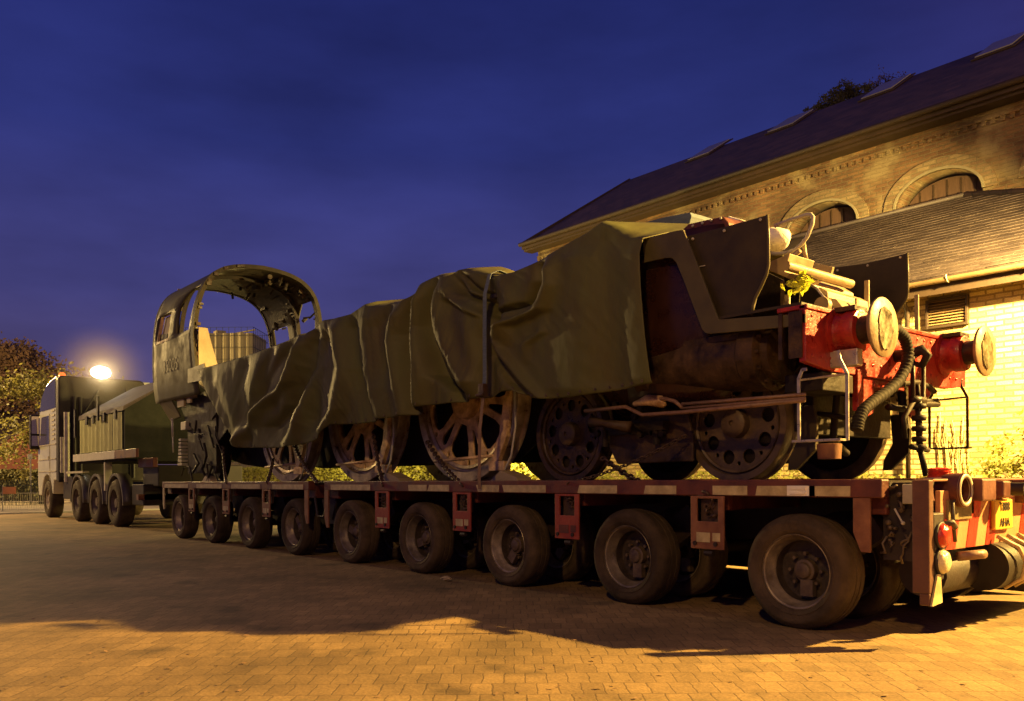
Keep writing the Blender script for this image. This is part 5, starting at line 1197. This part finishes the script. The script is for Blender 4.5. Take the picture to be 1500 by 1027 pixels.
# ------------------------------------------------------------------ far left: house, hedge, railings, barrier, sign post, tank
hs = thing('brick_house', 'dark red brick house with low pitched roof behind the railings at far left', 'house', at(20, HZ, 58))
def quadwall(p0, p1, z0, z1, dep, m, nm):
    p0, p1 = Vector((p0.x, p0.y, 0)), Vector((p1.x, p1.y, 0)); d = (p1-p0).normalized(); n = Vector((d.y, -d.x, 0))
    if n.dot(CAM-p0) > 0: n = -n
    return p0, p1, n
a, b = at(-60, HZ, 58), at(120, HZ, 58); a.z = b.z = 0; dv = Vector((-math.sin(PH), math.cos(PH), 0))
MB().prism([a, b, b+Vector((0, 0, 3.4)), a+Vector((0, 0, 3.4))], dv*7).build('wall', M['housered'], hs)
k = MB(); u = Vector((0, 0, 1)); k.prism([a-dv*.4+u*3.3, a+dv*3.5+u*6.0, a+dv*7.4+u*3.3], (b-a)); k.build('roof', M['roofd'], hs)
for t_ in (.35, .6, .8):
    c0 = a.lerp(b, t_)-dv*.03; MB().prism([c0+u*1.0, c0+(b-a).normalized()*1.1+u*1.0, c0+(b-a).normalized()*1.1+u*2.2, c0+u*2.2], dv*.02).build('window', M['glassdk'], hs)
# gabled outbuilding whose roofline climbs to the right
g0, g1 = at(-30, HZ, 52), at(58, HZ, 52); g0.z = g1.z = 0
bh = thing('red_outbuilding', 'rust red gabled outbuilding with sloping roof line left of the lorry mirror', 'building', g0)
MB().prism([g0, g1, g1+u*3.1, g1+(g0-g1)*.12+u*4.4, g0+u*2.6], dv*4).build('wall', M['housered'], bh)
k = MB(); e1 = g1+(g0-g1)*.12+u*4.45; k.prism([e1, g0+u*2.65, g0+u*2.8, e1+u*.16], dv*4.2-dv*.0); k.build('roof', M['roofd'], bh)
p0 = at(-120, HZ, 44); p1 = at(75, HZ, 44)
random.seed(40); hd = thing('dark_hedge', 'dark hedge behind the hooped railings at far left', 'hedge', ((p0+p1)/2)); k = MB(); kb = MB(); d_ = (p1-p0); d_.z = 0
q0 = Vector((p0.x, p0.y, 0)); kb.prism([q0, q0+d_, q0+d_+u*1.2, q0+u*1.2], dv*.8)
for _ in range(9000):
    c = q0+d_*random.random()+dv*random.uniform(-.3, .9)+u*random.random()**.6*1.65; a_ = Vector((random.gauss(0, 1), random.gauss(0, 1), random.gauss(0, 1))).normalized(); b_ = a_.orthogonal().normalized(); s = random.uniform(.05, .13)
    k.face([c-a_*s, c+b_*s*.6, c+a_*s, c-b_*s*.6])
kb.build('stems', M['barkd'], hd); k.build('foliage', mat('dark_leaves', (.05, .05, .018), .7, col2=(.10, .09, .03), scale=3, bump=0), hd, recalc=False)
fc = thing('hooped_railings', 'dark hoop topped metal railings along the far side of the pale road', 'fence', at(20, HZ, 36)); k = MB()
p0 = at(-90, HZ, 36); p1 = at(85, HZ, 36); p0.z = p1.z = 0; n = 44; d_ = (p1-p0)/n
for i in range(n):
    a_ = p0+d_*i; b_ = p0+d_*(i+.5)
    k.tube([a_, a_+u*.95, a_+d_*.07+u*1.05, a_+d_*.25+u*1.09, b_-d_*.07+u*1.05, b_+u*.95, b_], .012, 5)
k.tube([p0+u*.85, p1+u*.85], .014, 5); k.tube([p0+u*.12, p1+u*.12], .014, 5); k.build('bars', M['iron'], fc)
bf_ = thing('mesh_barrier', 'galvanised mesh crowd barrier with an orange board in front of the railings', 'barrier', at(20, HZ, 29)); k = MB()
p0 = at(-70, HZ, 29); p1 = at(80, HZ, 29); p0.z = p1.z = 0; n = 46
for i in range(n+1): a_ = p0.lerp(p1, i/n); k.tube([a_+u*.05, a_+u*.62], .006, 4)
for z in (.05, .34, .62): k.tube([p0+u*z, p1+u*z], .010, 5)
for t_ in (.0, .5, 1): a_ = p0.lerp(p1, t_); k.tube([a_, a_+u*.9], .02, 6)
k.build('mesh', M['galv'], bf_)
c0 = at(5, HZ, 28.9); c1 = at(24, HZ, 28.9); MB().prism([Vector((c0.x, c0.y, .60)), Vector((c1.x, c1.y, .60)), Vector((c1.x, c1.y, .84)), Vector((c0.x, c0.y, .84))], dv*.02).build('orange_board', M['orange'], bf_)
sp_ = thing('sign_post', 'short pale sign post with a small square plate behind the railings', 'sign', at(46, HZ, 37)); c0 = at(46, HZ, 37)
MB().tube([(c0.x, c0.y, 0), (c0.x, c0.y, 2.1)], .035, 8).build('post', M['galv'], sp_)
MB().box((c0.x-.02, c0.y-.11, 2.0), (c0.x+.02, c0.y+.07, 2.22)).build('plate', M['grey'], sp_)
# storage tank with guard rail and cage mesh seen through the engine cab
tk = thing('storage_tank', 'pale ribbed square tank in a dark mesh cage seen through the engine cab', 'tank', at(330, HZ, 45)); c0 = at(330, HZ, 45); rad = 2.05; th_ = 1.017+(HZ-490)*45/F; z0 = 0
rt = Vector((math.cos(PH), math.sin(PH), 0)); fw = Vector((-math.sin(PH), math.cos(PH), 0)); hw_ = 1.85; c2 = Vector((c0.x, c0.y, 0))
k = MB(); prf = []
for i in range(61):
    t_ = i/60; prf.append(c2+rt*(-hw_+2*hw_*t_)-fw*(.9+.09*abs(math.sin(t_*math.pi*9))))
prf += [c2+rt*hw_+fw*1.4, c2-rt*hw_+fw*1.4]
k.prism(prf, (0, 0, th_)); k.build('shell', M['tank'], tk)
k = MB(); cc_ = [c2-rt*(hw_+.08)-fw*1.1, c2+rt*(hw_+.08)-fw*1.1, c2+rt*(hw_+.08)+fw*1.5, c2-rt*(hw_+.08)+fw*1.5]
for a_, b_ in zip(cc_, cc_[1:]+cc_[:1]):
    m_ = int((b_-a_).length/.30)
    for i in range(m_+1): q_ = a_.lerp(b_, i/m_); k.tube([q_+u*3, q_+u*(th_+.28)], .012, 4)
    for z in [3.0+j_*.62 for j_ in range(10)]+[th_+.28]:
        if z < th_+.3: k.tube([a_+u*z, b_+u*z], .014, 4)
k.build('cage', M['iron'], tk)
MB().box((c0.x-.4, c0.y-.4, th_), (c0.x+.1, c0.y+.1, th_+.28)).tube([(c0.x+.2, c0.y+.3, th_+.1), (c0.x+1.3, c0.y+1.2, th_+.3)], .05, 6).build('valves', M['tank'], tk, bevel=.03)
lamp('hedge_lamp_light', (-12.5, 5.9, 1.9), 1200, (1, .74, .2), rad=.15)
lamp('path_lamp_light', (-19, 5.9, 1.9), 1200, (1, .74, .2), rad=.15)
# litter on the paving
p = aZ(655, 852, 0); o = MB().sph((p.x, p.y, .03), .05, (1.3, .8, .5), 8, 6).build('crumpled_litter', M['pale'], None); 
for v in o.data.vertices: v.co += Vector((1, 1, .6))*.02*noise.noise(v.co*40)
tag(o, 'small crumpled pale scrap on the paving beside the third trailer wheel', 'litter')

# added volume ball, densest at the middle, for the work lamp's glow
mi = MB().sph((WL.x+.1, WL.y, WL.z), 1.5, (1, 1, .85), 20, 14).build('lamp_glow', None, None, at=(WL.x+.1, WL.y, WL.z)); mi['kind'] = 'stuff'
mm = bpy.data.materials.new('lamp_glow'); mm.use_nodes = True; n_ = mm.node_tree.nodes; l_ = mm.node_tree.links; n_.clear()
ho = n_.new('ShaderNodeOutputMaterial'); pv = n_.new('ShaderNodeVolumePrincipled'); pv.inputs['Color'].default_value = (1, .8, .55, 1); pv.inputs['Anisotropy'].default_value = .2
tcn = n_.new('ShaderNodeTexCoord'); ln = n_.new('ShaderNodeVectorMath'); ln.operation = 'LENGTH'; l_.new(tcn.outputs['Object'], ln.inputs[0])
mr_ = n_.new('ShaderNodeMapRange'); mr_.inputs[1].default_value = 0; mr_.inputs[2].default_value = 1.48; mr_.inputs[3].default_value = 1; mr_.inputs[4].default_value = 0
pw = n_.new('ShaderNodeMath'); pw.operation = 'POWER'; pw.inputs[1].default_value = 2.6; l_.new(mr_.outputs[0], pw.inputs[0]); pm = n_.new('ShaderNodeMath'); pm.operation = 'MULTIPLY'; pm.inputs[1].default_value = 1.0; l_.new(pw.outputs[0], pm.inputs[0])
l_.new(ln.outputs['Value'], mr_.inputs[0]); l_.new(pm.outputs[0], pv.inputs['Density'])
l_.new(pv.outputs[0], ho.inputs['Volume']); mi.data.materials.clear(); mi.data.materials.append(mm)

random.seed(77); k = MB()
for _ in range(260):
    px, py = random.uniform(-50, 1550), 760+267*random.random()**.8; p = aZ(px, py, 0)
    if p.y > -1.7 and random.random() < .6: continue
    a = random.uniform(0, 6.28); s_ = random.uniform(.006, .022); d1 = Vector((math.cos(a), math.sin(a), random.uniform(-.2, .3)))*s_; d2 = Vector((-math.sin(a), math.cos(a), random.uniform(-.2, .3)))*s_*.6
    c = Vector((p.x, p.y, .012)); k.face([c-d1, c+d2, c+d1, c-d2])
lt = k.build('leaf_litter', M['barkb'], None, recalc=False); lt['kind'] = 'stuff'
